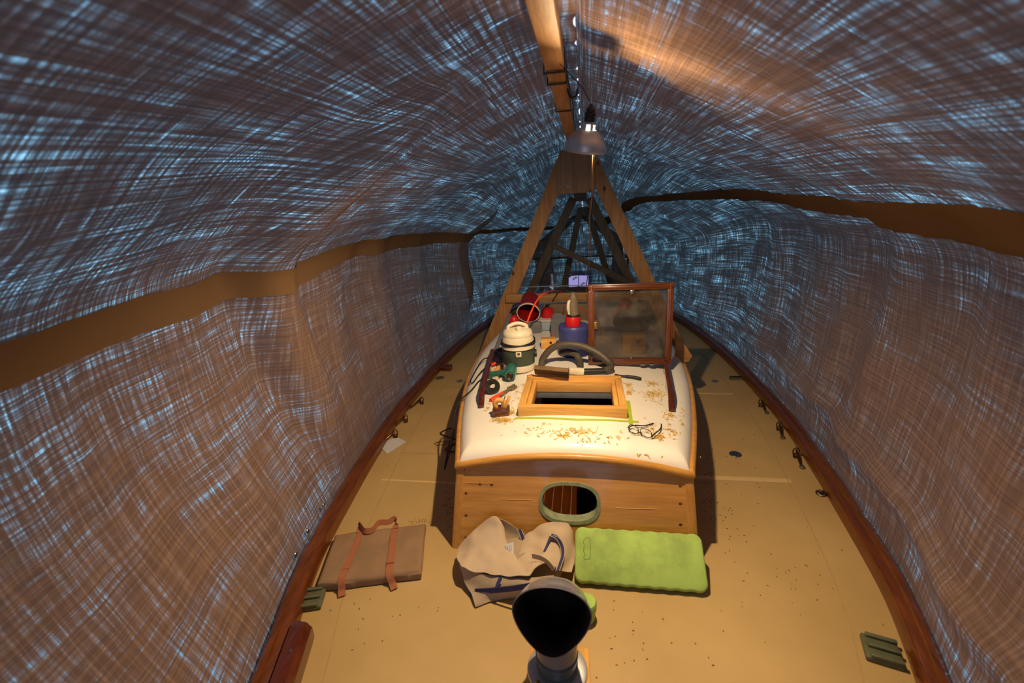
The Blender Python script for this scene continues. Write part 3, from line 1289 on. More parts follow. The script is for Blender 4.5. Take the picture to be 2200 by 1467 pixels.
# ================================================================ WORK LAMP
LY = 1.37
lp0 = onY(1257, 324, LY)
rimc = V((lp0.x, LY, lp0.z))
lamp = thing('work_lamp', 'spun aluminium dome work lamp hanging below the ridge beam, lit', 'lamp', rimc)
LT = TR(rimc) @ RY(math.radians(9.0)) @ RX(math.radians(13))
R0 = .0545
prof = [(R0 + .004, -.001), (R0 + .003, .001), (R0, .003)] + [(R0 * (1 - (k / 10) ** 2.6 * .62), .003 + .050 * k / 10) for k in range(1, 11)]
b = NB()
t_ = NB()
loft(t_, [[V((r * math.cos(2 * PI * k / 48), r * math.sin(2 * PI * k / 48), z)) for k in range(48)] for r, z in prof], False, False)
bmesh.ops.recalc_face_normals(t_, faces=t_.faces[:])
bmesh.ops.solidify(t_, geom=t_.faces[:], thickness=-.0012)
t_.transform(LT)
merge(b, t_)
mesh_obj('dome_shade', b, M['alu'], lamp)
# neck: four ribs with vent openings between them
b = NB()
t_ = NB()
for d0, d1 in ((12, 256), (284, 316), (338, 356)):
    n = 24
    a0, a1 = math.radians(d0), math.radians(d1)
    rings = []
    for (r, z) in ((.0200, .052), (.0190, .059), (.0180, .067)):
        rings.append([V((r * math.cos(lerp(a0, a1, i / n)), r * math.sin(lerp(a0, a1, i / n)), z)) for i in range(n + 1)])
    loft(t_, rings, False, False, False)
bmesh.ops.recalc_face_normals(t_, faces=t_.faces[:])
bmesh.ops.solidify(t_, geom=t_.faces[:], thickness=.0012)
lathe(t_, [(.019, .066), (.019, .070), (.015, .073), (.011, .073)], 28, None, False, True)
t_.transform(LT)
merge(b, t_)
mesh_obj('vented_neck', b, M['alu'], lamp)
b = NB()
lathe(b, [(.013, .073), (.0145, .076), (.0145, .083), (.0125, .085), (.0145, .088), (.0145, .093), (.0115, .096), (.0115, .103), (.008, .107), (.004, .115)], 20, LT)
mesh_obj('socket', b, M['black'], lamp)
bulbc = LT @ V((0, 0, .036))
b = NB()
lathe(b, [(.001, .010), (.008, .012), (.0135, .018), (.0155, .027), (.0135, .037), (.0095, .047), (.008, .062)], 20, LT)
mesh_obj('bulb', b, emit('lit_bulb', (1.0, .71, .39, 1), 8000.), lamp)
b = NB()
tp = LT @ V((0, 0, .114))
tube(b, [tp, tp + V((-.022, 0, .04)), V((-.012, LY, 1.602))], .0012, 6)
mesh_obj('hanger_wire', b, M['black'], lamp)
# the lamp's flex, running aft to the A-frame
b = NB()
e0 = LT @ V((.024, .01, .006))
pts = [e0, onY(1275, 345, 1.42), onY(1272, 420, 2.0), onY(1267, 470, 2.4), onY(1269, 530, 2.8), onY(1263, 590, 3.15), onY(1259, 622, 3.44), onY(1263, 650, 3.40), onY(1265, 676, 3.34), V((.05, 3.32, zroof(.05, 3.32) + .006)), V((.09, 3.25, zroof(.09, 3.25) + .005))]
tube(b, spline(pts, 8), .0032, 8)
solo('lamp_cord', b, plain('brown_flex', lin(132, 96, 62), .5), 'thin brown lamp cord running down from the dome lamp', 'cord')

# ================================================================ VACUUM CLEANER
vb = onRoof(1116, 794)
vb.z = max(zmax(vb.x, vb.y, .086), vb.z)
vac = thing('vacuum_cleaner', 'small cream and dark green canister vacuum cleaner on the roof', 'vacuum cleaner', vb, .2)
S = .168 / .165


def vpart(name, prof, mat, mt=None, seg=36, c0=True, c1=True):
    b = NB()
    lathe(b, prof, seg, mt, c0, c1)
    return mesh_obj(name, b, mat, vac, world=False)


vpart('base', [(.075, 0), (.083, .003), (.086, .012), (.086, .034), (.084, .038)], M['cream'])
vpart('tank', [(.0835, .036), (.085, .040), (.087, .09), (.088, .118), (.086, .122)], M['dkgreen'])
vpart('motor_head', [(.086, .122), (.089, .126), (.088, .142), (.084, .165), (.079, .185), (.077, .190), (.079, .192), (.079, .200), (.074, .214), (.060, .224), (.036, .230), (.0, .231)], M['cream'], None, 36, True, False)
vpart('gasket', [(.0885, .119), (.0905, .121), (.0905, .124), (.0885, .126)], M['black'], None, 36, False, False)
b = NB()
rings = []
tube(b, spline([(-.05, .0, .224), (-.045, 0, .238), (-.015, 0, .250), (.015, 0, .250), (.045, 0, .238), (.05, 0, .224)], 6), .010, 10)
mesh_obj('handle', b, M['cream'], vac, world=False)
b = NB()
lathe(b, [(.018, .225), (.017, .245), (.012, .250), (.0, .251)], 16, TR((.005, -.045, -.004)))
mesh_obj('switch_knob', b, M['cream'], vac, world=False)
b = NB()
box(b, (-.005, -.088, .108), (.030, .012, .028), None, .004)
o = mesh_obj('latch', b, M['cream'], vac, world=False)
b = NB()
box(b, (-.005, -.0945, .112), (.013, .002, .012), None, .0)
mesh_obj('latch_slot', b, M['dkgreen'], o, world=False)
b = NB()
pts = []
for k in range(61):
    a = -.3 + 2 * PI * 2.4 * k / 60
    r = interp([(.13, .0915), (.20, .0835)], .142 + .018 * math.sin(a * .5) + .014 * (k / 60))
    pts.append((r * math.cos(a), r * math.sin(a), .140 + .016 * math.sin(a * .42 + 1) + .03 * k / 60))
tube(b, pts, .0035, 8)
mesh_obj('power_cord', b, M['black'], vac, world=False)
b = NB()
lathe(b, [(.020, 0), (.021, .004), (.021, .012), (.013, .013)], 18, TR((.083, -.012, .085)) @ RY(PI / 2))
mesh_obj('hose_port', b, M['black'], vac, world=False)

# hose and wand
hose = thing('vacuum_hose', 'grey vacuum hose arching in front of the blue tub, with a flat dusty nozzle', 'vacuum hose', onRoof(1270, 800))
yh_ = q0.y - .055
pp = [onY(1164, 792, yh_ + .02), onY(1168, 768, yh_ + .02), onY(1186, 748, yh_ + .02), onY(1215, 740, yh_ + .01), onY(1248, 743, yh_ - .0), onY(1282, 757, yh_ - .02), onY(1305, 775, yh_ - .05), onY(1312, 788, yh_ - .07)]
e = onRoof(1300, 797, .019)
pp += [e]
for p in pp[:1]:
    p.z = max(p.z, zroof(p.x, p.y) + .018)
path = spline(pp, 10)
b = NB()
rr = [.0185 + (.0009 if i % 2 else -.0009) for i in range(len(path))]
tube(b, path, rr, 12)
mesh_obj('hose', b, M['hose'], hose)
pw = [onRoof(1303, 797, .017), onRoof(1252, 798, .017)]
b = NB()
tube(b, pw, .0155, 14)
mesh_obj('wand', b, M['black'], hose)
b = NB()
tube(b, [onRoof(1254, 798, .019), onRoof(1240, 797, .022), onRoof(1222, 796, .03)], [.0185, .0185, .0185], 16)
mesh_obj('connector', b, M['cream'], hose)
pi = [onY(1204, 759, yh_ + .07), onY(1222, 755, yh_ + .06), onY(1238, 762, yh_ + .03), onY(1246, 776, yh_ - .01), onRoof(1247, 790, .03)]
b = NB()
path = spline(pi, 10)
tube(b, path, [.0165 + (.0008 if i % 2 else -.0008) for i in range(len(path))], 12)
mesh_obj('hose', b, M['hose'], hose)
# nozzle resting on the back of the hatch frame
n0 = V((hx0 + .035, hy1 - .045, hzb + HZ + .012))
na, nb_ = onY(1149, 797, hy1 - .035), onY(1222, 805, hy1 - .055)
dirn = (nb_ - na)
ln = dirn.length
xr = dirn.normalized()
zr_ = (V((0, -.75, 1))).normalized()
zr_ = (zr_ - xr * zr_.dot(xr)).normalized()
yr = zr_.cross(xr)
rot = Matrix((xr, yr, zr_)).transposed()
cN = (na + nb_) / 2
cN.z = max(cN.z, hzb + HZ + .034)
b = NB()
prism(b, [(-ln / 2, -.026), (ln / 2, -.03), (ln / 2, .03), (-ln / 2, .026)], .024, TR(cN) @ rot.to_4x4() @ RX(PI / 2) @ TR((0, 0, -.012)), .003)
o = mesh_obj('flat_nozzle', b, plain('dusty_brown_nozzle', lin(110, 84, 54), .75, var=.2, scale=40, bmp=.3), hose)

# ================================================================ BLUE TUB, RED LID, HEAT GUN
tb = onRoof(1232, 771)
tb = V((tb.x, tb.y + .10, zroof(tb.x, tb.y + .10)))
tub = thing('plastic_tub', 'blue plastic drum behind the vacuum hose with a red cup on its lid', 'tub', tb)


def lp(name, prof, mat, par, seg=36, mt=None, c0=True, c1=True):
    b = NB()
    lathe(b, prof, seg, mt, c0, c1)
    return mesh_obj(name, b, mat, par, world=False)


TS = 1.0
sc_ = (onY(1264, 735, tb.y).x - onY(1199, 735, tb.y).x) / 2
toph = onY(1232, 706, tb.y - sc_).z - tb.z
lp('foot_tray', [(sc_ * .98, 0), (sc_ * 1.06, .006), (sc_ * 1.06, toph * .26), (sc_ * .98, toph * .28)], M['dkblue'], tub)
lp('drum', [(sc_ * .95, toph * .24), (sc_ * .97, toph * .3), (sc_ * .98, toph * .82), (sc_ * 1.0, toph * .86), (sc_ * 1.0, toph * .95), (sc_ * .95, toph)], M['blue'], tub)
b = NB()
box(b, (-.02, -sc_ * .985, toph * .52), (.05, .008, .016), None, .002)
mesh_obj('white_label', b, M['paper'], tub, world=False)
rc = V((tb.x - .003, tb.y - .01, tb.z + toph))
rr_ = (onY(1248, 692, rc.y).x - onY(1215, 692, rc.y).x) / 2
redh = onY(1232, 683, rc.y - rr_).z - rc.z
red = solo('red_cup', lathe(NB(), [(rr_, 0), (rr_ * 1.03, .004), (rr_ * .98, redh * .9), (rr_ * .93, redh), (rr_ * .8, redh)], 32, TR(rc)), M['red'], 'bright red plastic cup upside down on the blue drum', 'cup', rc)
gt = V((rc.x + .004, rc.y, rc.z + redh))
gh = onY(1230, 628, gt.y).z - gt.z
gun = thing('heat_gun', 'dusty grey-brown heat gun standing nozzle up on the red cup', 'heat gun', gt, .1)
k_ = gh / .14
gr = rr_ * .85
lp('body', [(gr * .88, 0), (gr * .95, .004), (gr * .92, .03 * k_), (gr * .78, .06 * k_), (gr * .70, .085 * k_), (gr * .64, .10 * k_)], M['duststeel'], gun, 24)
lp('nozzle', [(gr * .62, .098 * k_), (gr * .52, .118 * k_), (gr * .38, .126 * k_), (gr * .36, .14 * k_), (gr * .25, .14 * k_)], M['duststeel'], gun, 20)
b = NB()
tube(b, spline([(-gr * .55, -gr * .5, .100 * k_), (-gr * .78, -gr * .62, .08 * k_), (-gr * .82, -gr * .62, .05 * k_), (-gr * .72, -gr * .6, .018 * k_)], 6), [.006] * 3 + [.0095] * 12 + [.007] * 4, 10)
mesh_obj('grip', b, M['cream'], gun, world=False)
b = NB()
lathe(b, [(gr * 1.0, .0), (gr * 1.02, .004), (gr * .95, .008)], 24, TR((0, 0, .004)))
mesh_obj('base_ring', b, M['black'], gun, world=False)
# orange cable of the heat gun
b = NB()
g2 = gt + V((gr * .7, 0, .05 * k_))
tube(b, spline([g2, onY(1252, 664, gt.y + .05), onY(1266, 674, gt.y + .12), onY(1285, 690, gt.y + .2), V((.16, gt.y + .3, zroof(.16, gt.y + .3) + .006))], 8), .0042, 8)
solo('orange_cord', b, M['orange'], 'orange cable leading right from the dusty heat gun to behind the glazed lid', 'cable')
b = NB()
tube(b, spline([onY(1132, 694, vb.y + .02), onY(1142, 668, vb.y + .10), onY(1157, 641, vb.y + .2), onY(1176, 627, vb.y + .38), onY(1200, 625, 3.40), V((onY(1206, 626, 3.44).x, 3.44, .585))], 8), .0046, 8)
solo('orange_cord', b, M['orange'], 'orange cable arching from the vacuum cleaner over the pine crossbeam', 'cable')
b = NB()
tube(b, spline([onRoof(1214, 694, .0) + V((0, .12, .11)), onY(1198, 698, 2.9), onY(1186, 712, 2.86), onY(1189, 728, 2.78), onRoof(1199, 740, .006)], 8), .004, 8)
solo('orange_cord', b, M['orange'], 'short orange cable dropping beside the blue drum on its left', 'cable')

# ================================================================ CLUTTER AT THE BACK OF THE ROOF
# red bucket lying with its mouth to the camera
bc = onY(1135, 672, 2.95)
r_b = (onY(1159, 672, 2.95).x - onY(1111, 672, 2.95).x) / 2
zb_ = zroof(bc.x, 2.95)
bk = thing('bucket', 'dark red bucket tipped toward the camera behind the vacuum cleaner', 'bucket', (bc.x, 3.05, zb_))
mt = TR(bc) @ RX(PI / 2 + .42)
b = NB()
t_ = NB()
loft(t_, [[V((r * math.cos(2 * PI * k / 32), r * math.sin(2 * PI * k / 32), z)) for k in range(32)] for r, z in ((r_b, 0), (r_b * .92, -.06), (r_b * .78, -.16), (.001, -.16))], False, False)
bmesh.ops.recalc_face_normals(t_, faces=t_.faces[:])
bmesh.ops.solidify(t_, geom=t_.faces[:], thickness=.003)
t_.transform(mt)
merge(b, t_)
mesh_obj('bucket_body', b, M['dkred'], bk)
b = NB()
lathe(b, [(r_b - .002, .003), (r_b + .004, .003), (r_b + .004, -.006), (r_b - .0, -.006)], 32, mt, False, False)
o = mesh_obj('bucket_rim', b, M['cream'], bk)
b = NB()
hz = bc.z - r_b * 1.0
box(b, (bc.x, 3.06, (zb_ + hz) / 2), (.16, .14, max(.04, hz - zb_)), None, .01)
solo('storage_box', b, M['grey'], 'grey box under the tipped red bucket', 'box')
# small red cans
for px, py, lab, yy, rr2, h2 in ((1104, 690, 'small red can left of the tipped red bucket', 2.98, .035, .09), (1176, 676, 'small red fuel can right of the tipped red bucket, on the pale cooler', 3.12, .045, .075)):
    c = onY(px, py, yy)
    zz = zroof(c.x, yy)
    if px > 1150:
        zz = onY(px, 682, yy).z
    else:
        zz = max(zz, c.z - h2 / 2)
    t = thing('red_can', lab, 'can', (c.x, yy, zz))
    lp('can_body', [(rr2 * .95, 0), (rr2, .004), (rr2, h2 * .8), (rr2 * .7, h2 * .95), (rr2 * .35, h2)], M['red'], t, 24)
    lp('can_cap', [(rr2 * .3, h2), (rr2 * .3, h2 + .014), (rr2 * .25, h2 + .016)], M['black'], t, 16)
    if px < 1150:
        b = NB()
        z0 = zroof(c.x, yy)
        box(b, (c.x, yy, (z0 + zz) / 2), (.09, .1, zz - z0), None, .006)
        solo('storage_box', b, M['dkblue'], 'dark box under the small left red can', 'box')
# pale cooler
c = onRoof(1175, 722)
yy = 3.12
xa, xb = onY(1152, 690, yy - .1).x, onY(1205, 690, yy - .1).x
zt_ = onY(1176, 682, yy - .02).z
zz = zroof((xa + xb) / 2, yy)
ck = thing('cooler', 'pale grey-blue cooler box at the back of the roof', 'cooler', ((xa + xb) / 2, yy, zz))
b = NB()
box(b, (0, 0, (zt_ - zz) * .42), (xb - xa, .2, (zt_ - zz) * .84), None, .012)
mesh_obj('cooler_body', b, M['ltblue'], ck, world=False)
b = NB()
box(b, (0, 0, (zt_ - zz) * .92), ((xb - xa) * 1.03, .21, (zt_ - zz) * .16), None, .008)
mesh_obj('cooler_lid', b, M['paper'], ck, world=False)
# grey tray, wooden block with a hole
c = onY(1200, 692, 2.9)
zz = zroof(c.x, 2.9)
b = NB()
t_ = NB()
z_top = onY(1200, 681, 2.9).z
w2 = onY(1216, 690, 2.85).x - onY(1186, 690, 2.85).x
box(t_, (c.x, 2.9, (zz + z_top) / 2), (w2, .11, z_top - zz), None, .0)
top = [f for f in t_.faces if f.normal.z > .9]
r_ = bmesh.ops.inset_region(t_, faces=top, thickness=.006)
for f in top:
    for v in f.verts:
        v.co.z -= .05
merge(b, t_)
solo('storage_tray', b, M['grey'], 'open grey tray beside the cooler, left of the blue drum', 'tray')
c = onRoof(1178, 748)
b = NB()
box(b, (c.x, c.y + .02, c.z + .03), (.09, .05, .06), RZ(.1).to_3x3(), .003)
o = solo('wooden_block', b, M['oak']('X'), 'oak block with a dark hole, behind the left foot of the hose', 'block')
b = NB()
lathe(b, [(.008, 0), (.007, .002)], 14, TR((.016, -.0265, .036)) @ RX(PI / 2))
mesh_obj('drilled_hole', b, M['black'], o, world=False)
# board behind it all
b = NB()
z1_ = onY(1230, 652, 3.30).z
z0_ = zroof(0, 3.30)
box(b, (onY(1225, 660, 3.3).x, 3.30, (z1_ + z0_) / 2), (onY(1275, 660, 3.3).x - onY(1160, 660, 3.3).x, .022, z1_ - z0_), None, .002)
solo('pine_board', b, M['oldpine']('X'), 'grey-brown board on edge behind the cooler and blue drum', 'board')
# wooden box behind the glass
c = onRoof(1365, 770)
wb = thing('wooden_box', 'small wooden box seen through the glass of the lid', 'box', (c.x, c.y + .12, zroof(c.x, c.y + .12)))
b = NB()
box(b, (0, 0, .055), (.13, .07, .11), None, .003)
mesh_obj('box_body', b, M['oak']('X'), wb, world=False)
b = NB()
box(b, (.02, -.038, .06), (.07, .008, .075), None, .002)
o = mesh_obj('front_plate', b, M['pine']('X'), wb, world=False)
b = NB()
prism(b, [(-.02, .02), (.02, .02), (0, -.012)], .003, TR((.02, -.0425, .065)) @ RX(PI / 2))
mesh_obj('notch', b, M['black'], o, world=False)
# red jacket-like bag and grey sack seen through the glass
c = onRoof(1352, 735)
b = NB()
lathe(b, [(.05, 0), (.065, .02), (.06, .12), (.05, .17), (.03, .2)], 20, TR((c.x, 3.15, zroof(c.x, 3.15))))
solo('red_canister', b, M['dkred'], 'dark red canister standing behind the glass of the lid', 'canister')
b = NB()
rings = []
for k in range(9):
    f = k / 8
    r = .10 * math.sin(PI * (.12 + .86 * f)) ** .6
    rings.append([V((.36 + 1.25 * r * math.cos(a) + .015 * noise.noise(V((k, a, 1))), 3.0 + r * math.sin(a), zroof(.25, 3.0) + .003 + .15 * f)) for a in [2 * PI * i / 24 for i in range(24)]])
loft(b, rings)
solo('cloth_bundle', b, M['grey'], 'crumpled grey bundle behind the right half of the glass', 'bundle')
# offcut wedge at the right edge
c = onRoof(1458, 776)
b = NB()
pw_ = [onY(1452, 712, 2.62), onY(1488, 765, 2.62), onY(1480, 777, 2.62), onY(1452, 781, 2.62)]
prism(b, [(p.x, p.z) for p in pw_], .028, TR((0, 2.65, 0)) @ RX(PI / 2), .002)
solo('wood_offcut', b, M['pine']('X'), 'triangular pine offcut standing at the right roof edge behind the lid', 'offcut')

# grey pole leaning left of the vacuum
b = NB()
p0, p1_ = onRoof(1058, 774), onY(1096, 676, 2.95)
tube(b, [p0 + V((0, 0, .012)), p1_], [.013, .011], 12)
solo('vacuum_tube', b, M['grey'], 'grey tube leaning up behind the left side of the vacuum cleaner', 'tube')
b = NB()
c = onRoof(1080, 776)
t_ = NB()
lathe(t_, [(.03, 0), (.045, .02), (.052, .055), (.048, .057), (.04, .022), (.001, .008)], 24, TR((c.x, c.y + .05, c.z)), True, False)
merge(b, t_)
solo('bowl', b, M['grey'], 'grey plastic bowl between the left grab rail and the vacuum cleaner', 'bowl')
b = NB()
tube(b, [onRoof(1064, 797, .012), onRoof(1078, 783, .012)], .0115, 14)
solo('dowel', b, M['oak']('Y'), 'short pale wooden dowel behind the teal heat gun', 'dowel')

# ================================================================ TOOLS ON THE ROOF
# teal heat gun
g = onRoof(1096, 820)
tg = thing('heat_gun', 'teal heat gun lying on the roof, its round mouth to the camera', 'heat gun', g, 0)
rg = .031
dirg = V((.06, -1, -.05)).normalized()
cg = g + V((0, .02, rg + .006))
b = NB()
pts = [cg - dirg * .10, cg - dirg * .085, cg - dirg * .03, cg + dirg * .01, cg + dirg * .03]
tube(b, pts, [rg * .75, rg * .98, rg, rg * .96, rg * .86], 24)
mesh_obj('motor_body', b, M['teal'], tg)
b = NB()
x_, y_ = frame_of(dirg)
ce = cg + dirg * .031
lathe(b, [(.010, .0), (.0185, .0), (.0185, .006), (.016, .008), (.010, .003)], 24, TR(ce) @ dirg.to_track_quat('Z', 'Y').to_matrix().to_4x4(), True, True)
o = mesh_obj('mouth', b, plain('dark_brown_metal', lin(72, 50, 42), .4, .5), tg)
b = NB()
h0 = cg + V((-.02, .01, 0))
h1 = onRoof(1051, 805, .021)
tube(b, spline([h0, h0.lerp(h1, .25), h0.lerp(h1, .6), h0.lerp(h1, .92), h1], 5), [.021] * 3 + [.018] * 5 + [.0165] * 8 + [.019] * 4 + [.016], 16)
mesh_obj('handle', b, M['teal'], tg)
b = NB()
box(b, h0.lerp(h1, .3) + V((.0, -.016, -.008)), (.018, .014, .014), None, .003)
mesh_obj('trigger', b, M['black'], tg)

# its black flex, over the roof edge and down on the deck
b = NB()
pp = [h1 + V((.004, 0, 0)), onRoof(1030, 818, .006), onRoof(1013, 838, .008)]
ed = onRoof(1006, 850, .006)
xe = CX0 - cw(ed.y) - .03
pp += [V((xe + .006, ed.y - .02, .315)), V((xe - .005, ed.y - .12, .22)), V((xe - .01, ed.y - .26, .10)), onZ(975, 924, .008), onZ(946, 930, .006), onZ(964, 939, .006), onZ(984, 947, .006),
       onZ(972, 956, .006), onZ(958, 964, .006), onZ(963, 970, .006), onZ(984, 970, .006)]
tube(b, spline(pp, 8), .0038, 8)
solo('power_cord', b, M['black'], 'black cord of the teal heat gun, hanging over the left roof edge to the deck', 'cord')
b = NB()
pp = [onY(1120, 748, vb.y + .05) + V((-.1, 0, 0)), onRoof(1086, 773, .02), onRoof(1068, 779, .02)]
pp2 = [onRoof(1044, 790, .018), onRoof(1030, 803, .014), onRoof(1016, 822, .006), onRoof(1012, 815, .02), onRoof(1035, 775, .03), onRoof(1050, 770, .02), onRoof(1056, 782, .012)]
tube(b, spline(pp + pp2, 8), .0034, 8)
cord = solo('power_cord', b, M['black'], 'black cord with an orange plug, between the vacuum and the left roof edge', 'cord')
b = NB()
tube(b, [onRoof(1066, 779, .021), onRoof(1046, 789, .019)], [.0085, .0075], 12)
mesh_obj('plug', b, M['orange'], cord)
b = NB()
pp = [onZ(934, 952, .004), onZ(945, 949, .004), onZ(962, 948, .004), onZ(966, 951, .004), onZ(950, 955, .004), onZ(938, 956, .004)]
tube(b, spline(pp, 8, True) + [pp[0]], .002, 6)
solo('thin_cord', b, M['debris'], 'thin brown cord loop on the deck left of the cabin', 'cord')

# black tape roll, leaning
c = onRoof(1058, 846)
b = NB()
mt = TR(c + V((0, .012, .036))) @ RZ(-.15) @ RX(math.radians(52))
lathe(b, [(.016, -.012), (.034, -.012), (.036, -.009), (.036, .009), (.034, .012), (.016, .012), (.016, -.012)], 32, mt, False, False)
zm = min(v.co.z for v in b.verts)
b.transform(TR((0, 0, c.z - zm - .001)))
solo('tape_roll', b, M['black'], 'black roll of tape leaning on the left grab rail', 'tape roll')
b = NB()
lathe(b, [(.014, -.01), (.026, -.01), (.026, .01), (.014, .01), (.014, -.01)], 28, TR(onRoof(1068, 822) + V((0, .012, .0108))), False, False)
solo('tape_roll', b, M['cream'], 'small pale roll of tape under the teal heat gun', 'tape roll')

# red handled pliers
a_, c_ = onRoof(1054, 860, .010), onRoof(1108, 828, .010)
pl = thing('pliers', 'red handled pliers lying between the hatch frame and the left grab rail', 'pliers', (a_ + c_) / 2 - V((0, 0, .010)))
mid = a_.lerp(c_, .48)
b = NB()
tube(b, [a_, a_.lerp(mid, .5), mid], [.0095, .0105, .009], 12)
mesh_obj('handle', b, M['orange'], pl)
b = NB()
dd = (c_ - a_).normalized()
sd = V((0, 0, 1)).cross(dd)
tube(b, [a_.lerp(c_, .30) - sd * .012, a_.lerp(c_, .5) - sd * .008, a_.lerp(c_, .72)], [.006, .006, .006], 8)
box(b, a_.lerp(c_, .62), (.085, .012, .012), Matrix((dd, sd, dd.cross(sd))).transposed(), .003)
mesh_obj('shaft', b, M['duststeel'], pl)
b = NB()
box(b, a_.lerp(c_, .86) + sd * .008, (.055, .010, .014), Matrix((dd, sd, dd.cross(sd))).transposed(), .003)
box(b, a_.lerp(c_, .86) - sd * .010, (.04, .010, .014), Matrix((dd, sd, dd.cross(sd))).transposed(), .003)
box(b, a_.lerp(c_, .78), (.02, .032, .014), Matrix((dd, sd, dd.cross(sd))).transposed(), .003)
mesh_obj('jaw', b, M['duststeel'], pl)

# small wooden plane
c = onRoof(1077, 894)
pln = thing('hand_plane', 'small wooden hand plane among shavings in front of the left grab rail', 'plane', c, .08)
b = NB()
box(b, (0, .018, .018), (.072, .05, .036), None, .004)
mesh_obj('stock', b, M['mahog']('X'), pln, world=False)
b = NB()
tube(b, spline([(-.022, .02, .034), (-.026, .02, .05), (-.018, .02, .064), (.0, .02, .066), (.012, .02, .054), (.01, .02, .034)], 5), .011, 10)
mesh_obj('tote', b, M['oak']('X'), pln, world=False)
b = NB()
box(b, (.026, .02, .052), (.012, .03, .06), RY(.4).to_3x3(), .003)
mesh_obj('wedge', b, M['oak']('Z'), pln, world=False)
b = NB()
box(b, (.008, .02, .055), (.003, .028, .055), RY(.4).to_3x3(), .0)
mesh_obj('iron', b, M['steel'], pln, world=False)

# knife
a_, c_ = onRoof(1342, 808, .009), onRoof(1378, 814, .009)
kn = thing('knife', 'knife with a black handle lying right of the hatch frame', 'knife', (a_ + c_) / 2 - V((0, 0, .009)))
b = NB()
tube(b, spline([a_, a_.lerp(c_, .5) + V((0, .003, .001)), c_], 5), [.007, .008, .0085, .008, .0075, .008, .0085, .009, .009, .009, .006], 10)
mesh_obj('handle', b, M['black'], kn)
b = NB()
dd = (a_ - c_).normalized()
bar(b, a_ - dd * .004, a_ + dd * .05, .018, .002, V((0, 0, 1)).cross(dd), .0004)
mesh_obj('blade', b, M['steel'], kn)
b = NB()
tube(b, [onRoof(1133, 809, .008), onRoof(1146, 806, .008)], [.008, .0075], 12)
solo('marker_cap', b, M['orange'], 'orange-red cap lying left of the hatch frame back corner', 'cap')

# eyeglasses
c = onRoof(1382, 938)
gl = thing('eyeglasses', 'black framed eyeglasses lying open on the front of the roof', 'eyeglasses', c, 0)


def rp(px, py, dz):
    return onRoof(px, py, dz)


for (cx_, cy_, wx, wy) in ((1361, 922, 10.5, 8.0), (1388, 930, 12, 8.5)):
    b = NB()
    pts = []
    for k in range(28):
        a = 2 * PI * k / 28
        cc, ss = math.cos(a), math.sin(a)
        u = math.copysign(abs(cc) ** .75, cc)
        w_ = math.copysign(abs(ss) ** .75, ss)
        pts.append(rp(cx_ + wx * u, cy_ + wy * w_ + .32 * wx * u, .008 - .006 * w_ + .004))
    tube(b, pts + [pts[0], pts[1]], .0016, 6)
    mesh_obj('lens_rim', b, M['black'], gl)
b = NB()
tube(b, [rp(1371, 928, .012), rp(1374, 929, .016), rp(1377, 931, .012)], .0017, 6)
mesh_obj('bridge', b, M['black'], gl)
b = NB()
tube(b, spline([rp(1350, 918, .014), rp(1362, 914, .012), rp(1385, 914, .008), rp(1404, 909, .004)], 6), .0022, 8)
mesh_obj('temple', b, M['black'], gl)
b = NB()
tube(b, spline([rp(1400, 937, .014), rp(1410, 929, .014), rp(1419, 921, .010), rp(1421, 911, .004)], 6), .0024, 8)
mesh_obj('temple', b, M['black'], gl)

# shavings
b = NB()
cl = [(1080, 903, 20, 6, 120), (1100, 885, 8, 10, 40), (1245, 927, 34, 6, 70), (1210, 936, 12, 4, 30), (1400, 825, 14, 5, 55), (1405, 845, 22, 8, 80), (1352, 842, 8, 8, 40), (1350, 826, 8, 5, 25),
      (1440, 892, 12, 7, 45), (1418, 940, 9, 7, 45), (1360, 978, 22, 3, 30), (1330, 980, 10, 3, 14), (1410, 860, 18, 8, 20), (1110, 850, 14, 18, 30), (1130, 830, 9, 12, 14), (1400, 925, 40, 16, 60),
      (1445, 930, 12, 16, 22), (1160, 925, 70, 14, 40), (1300, 945, 60, 12, 30), (1465, 900, 6, 26, 12), (1052, 875, 12, 8, 10), (1240, 983, 150, 3, 26)]
for (cx_, cy_, sx, sy, n) in cl:
    for k in range(n):
        x, y = random.gauss(cx_, sx * .55), random.gauss(cy_, sy * .55)
        p = onRoof(x, y)
        if p.y < YF + .01 or (hx0 - .005 < p.x < hx1 + .005 and hy0 - .005 < p.y < hy1 + .005):
            continue
        a = random.uniform(0, 2 * PI)
        d1 = V((math.cos(a), math.sin(a), 0))
        d2 = V((-d1.y, d1.x, 0))
        l, w_ = random.uniform(.003, .010), random.uniform(.0015, .0045)
        h_ = random.uniform(.001, .005)
        vs = []
        for i in range(4):
            t = i / 3 - .5
            zz = h_ * (1 - (2 * t) ** 2) + .0008
            q = p + d1 * l * t * 2
            for s in (-1, 1):
                r = q + d2 * w_ * s * .5
                vs.append(b.verts.new((r.x, r.y, zroof(r.x, r.y) + zz)))
        for i in range(3):
            b.faces.new((vs[2 * i], vs[2 * i + 1], vs[2 * i + 3], vs[2 * i + 2]))
o = solo('wood_shavings', b, M['shaving'], 'curly yellow wood shavings scattered over the white cabin roof', 'shavings', recalc=False)
o['kind'] = 'stuff'
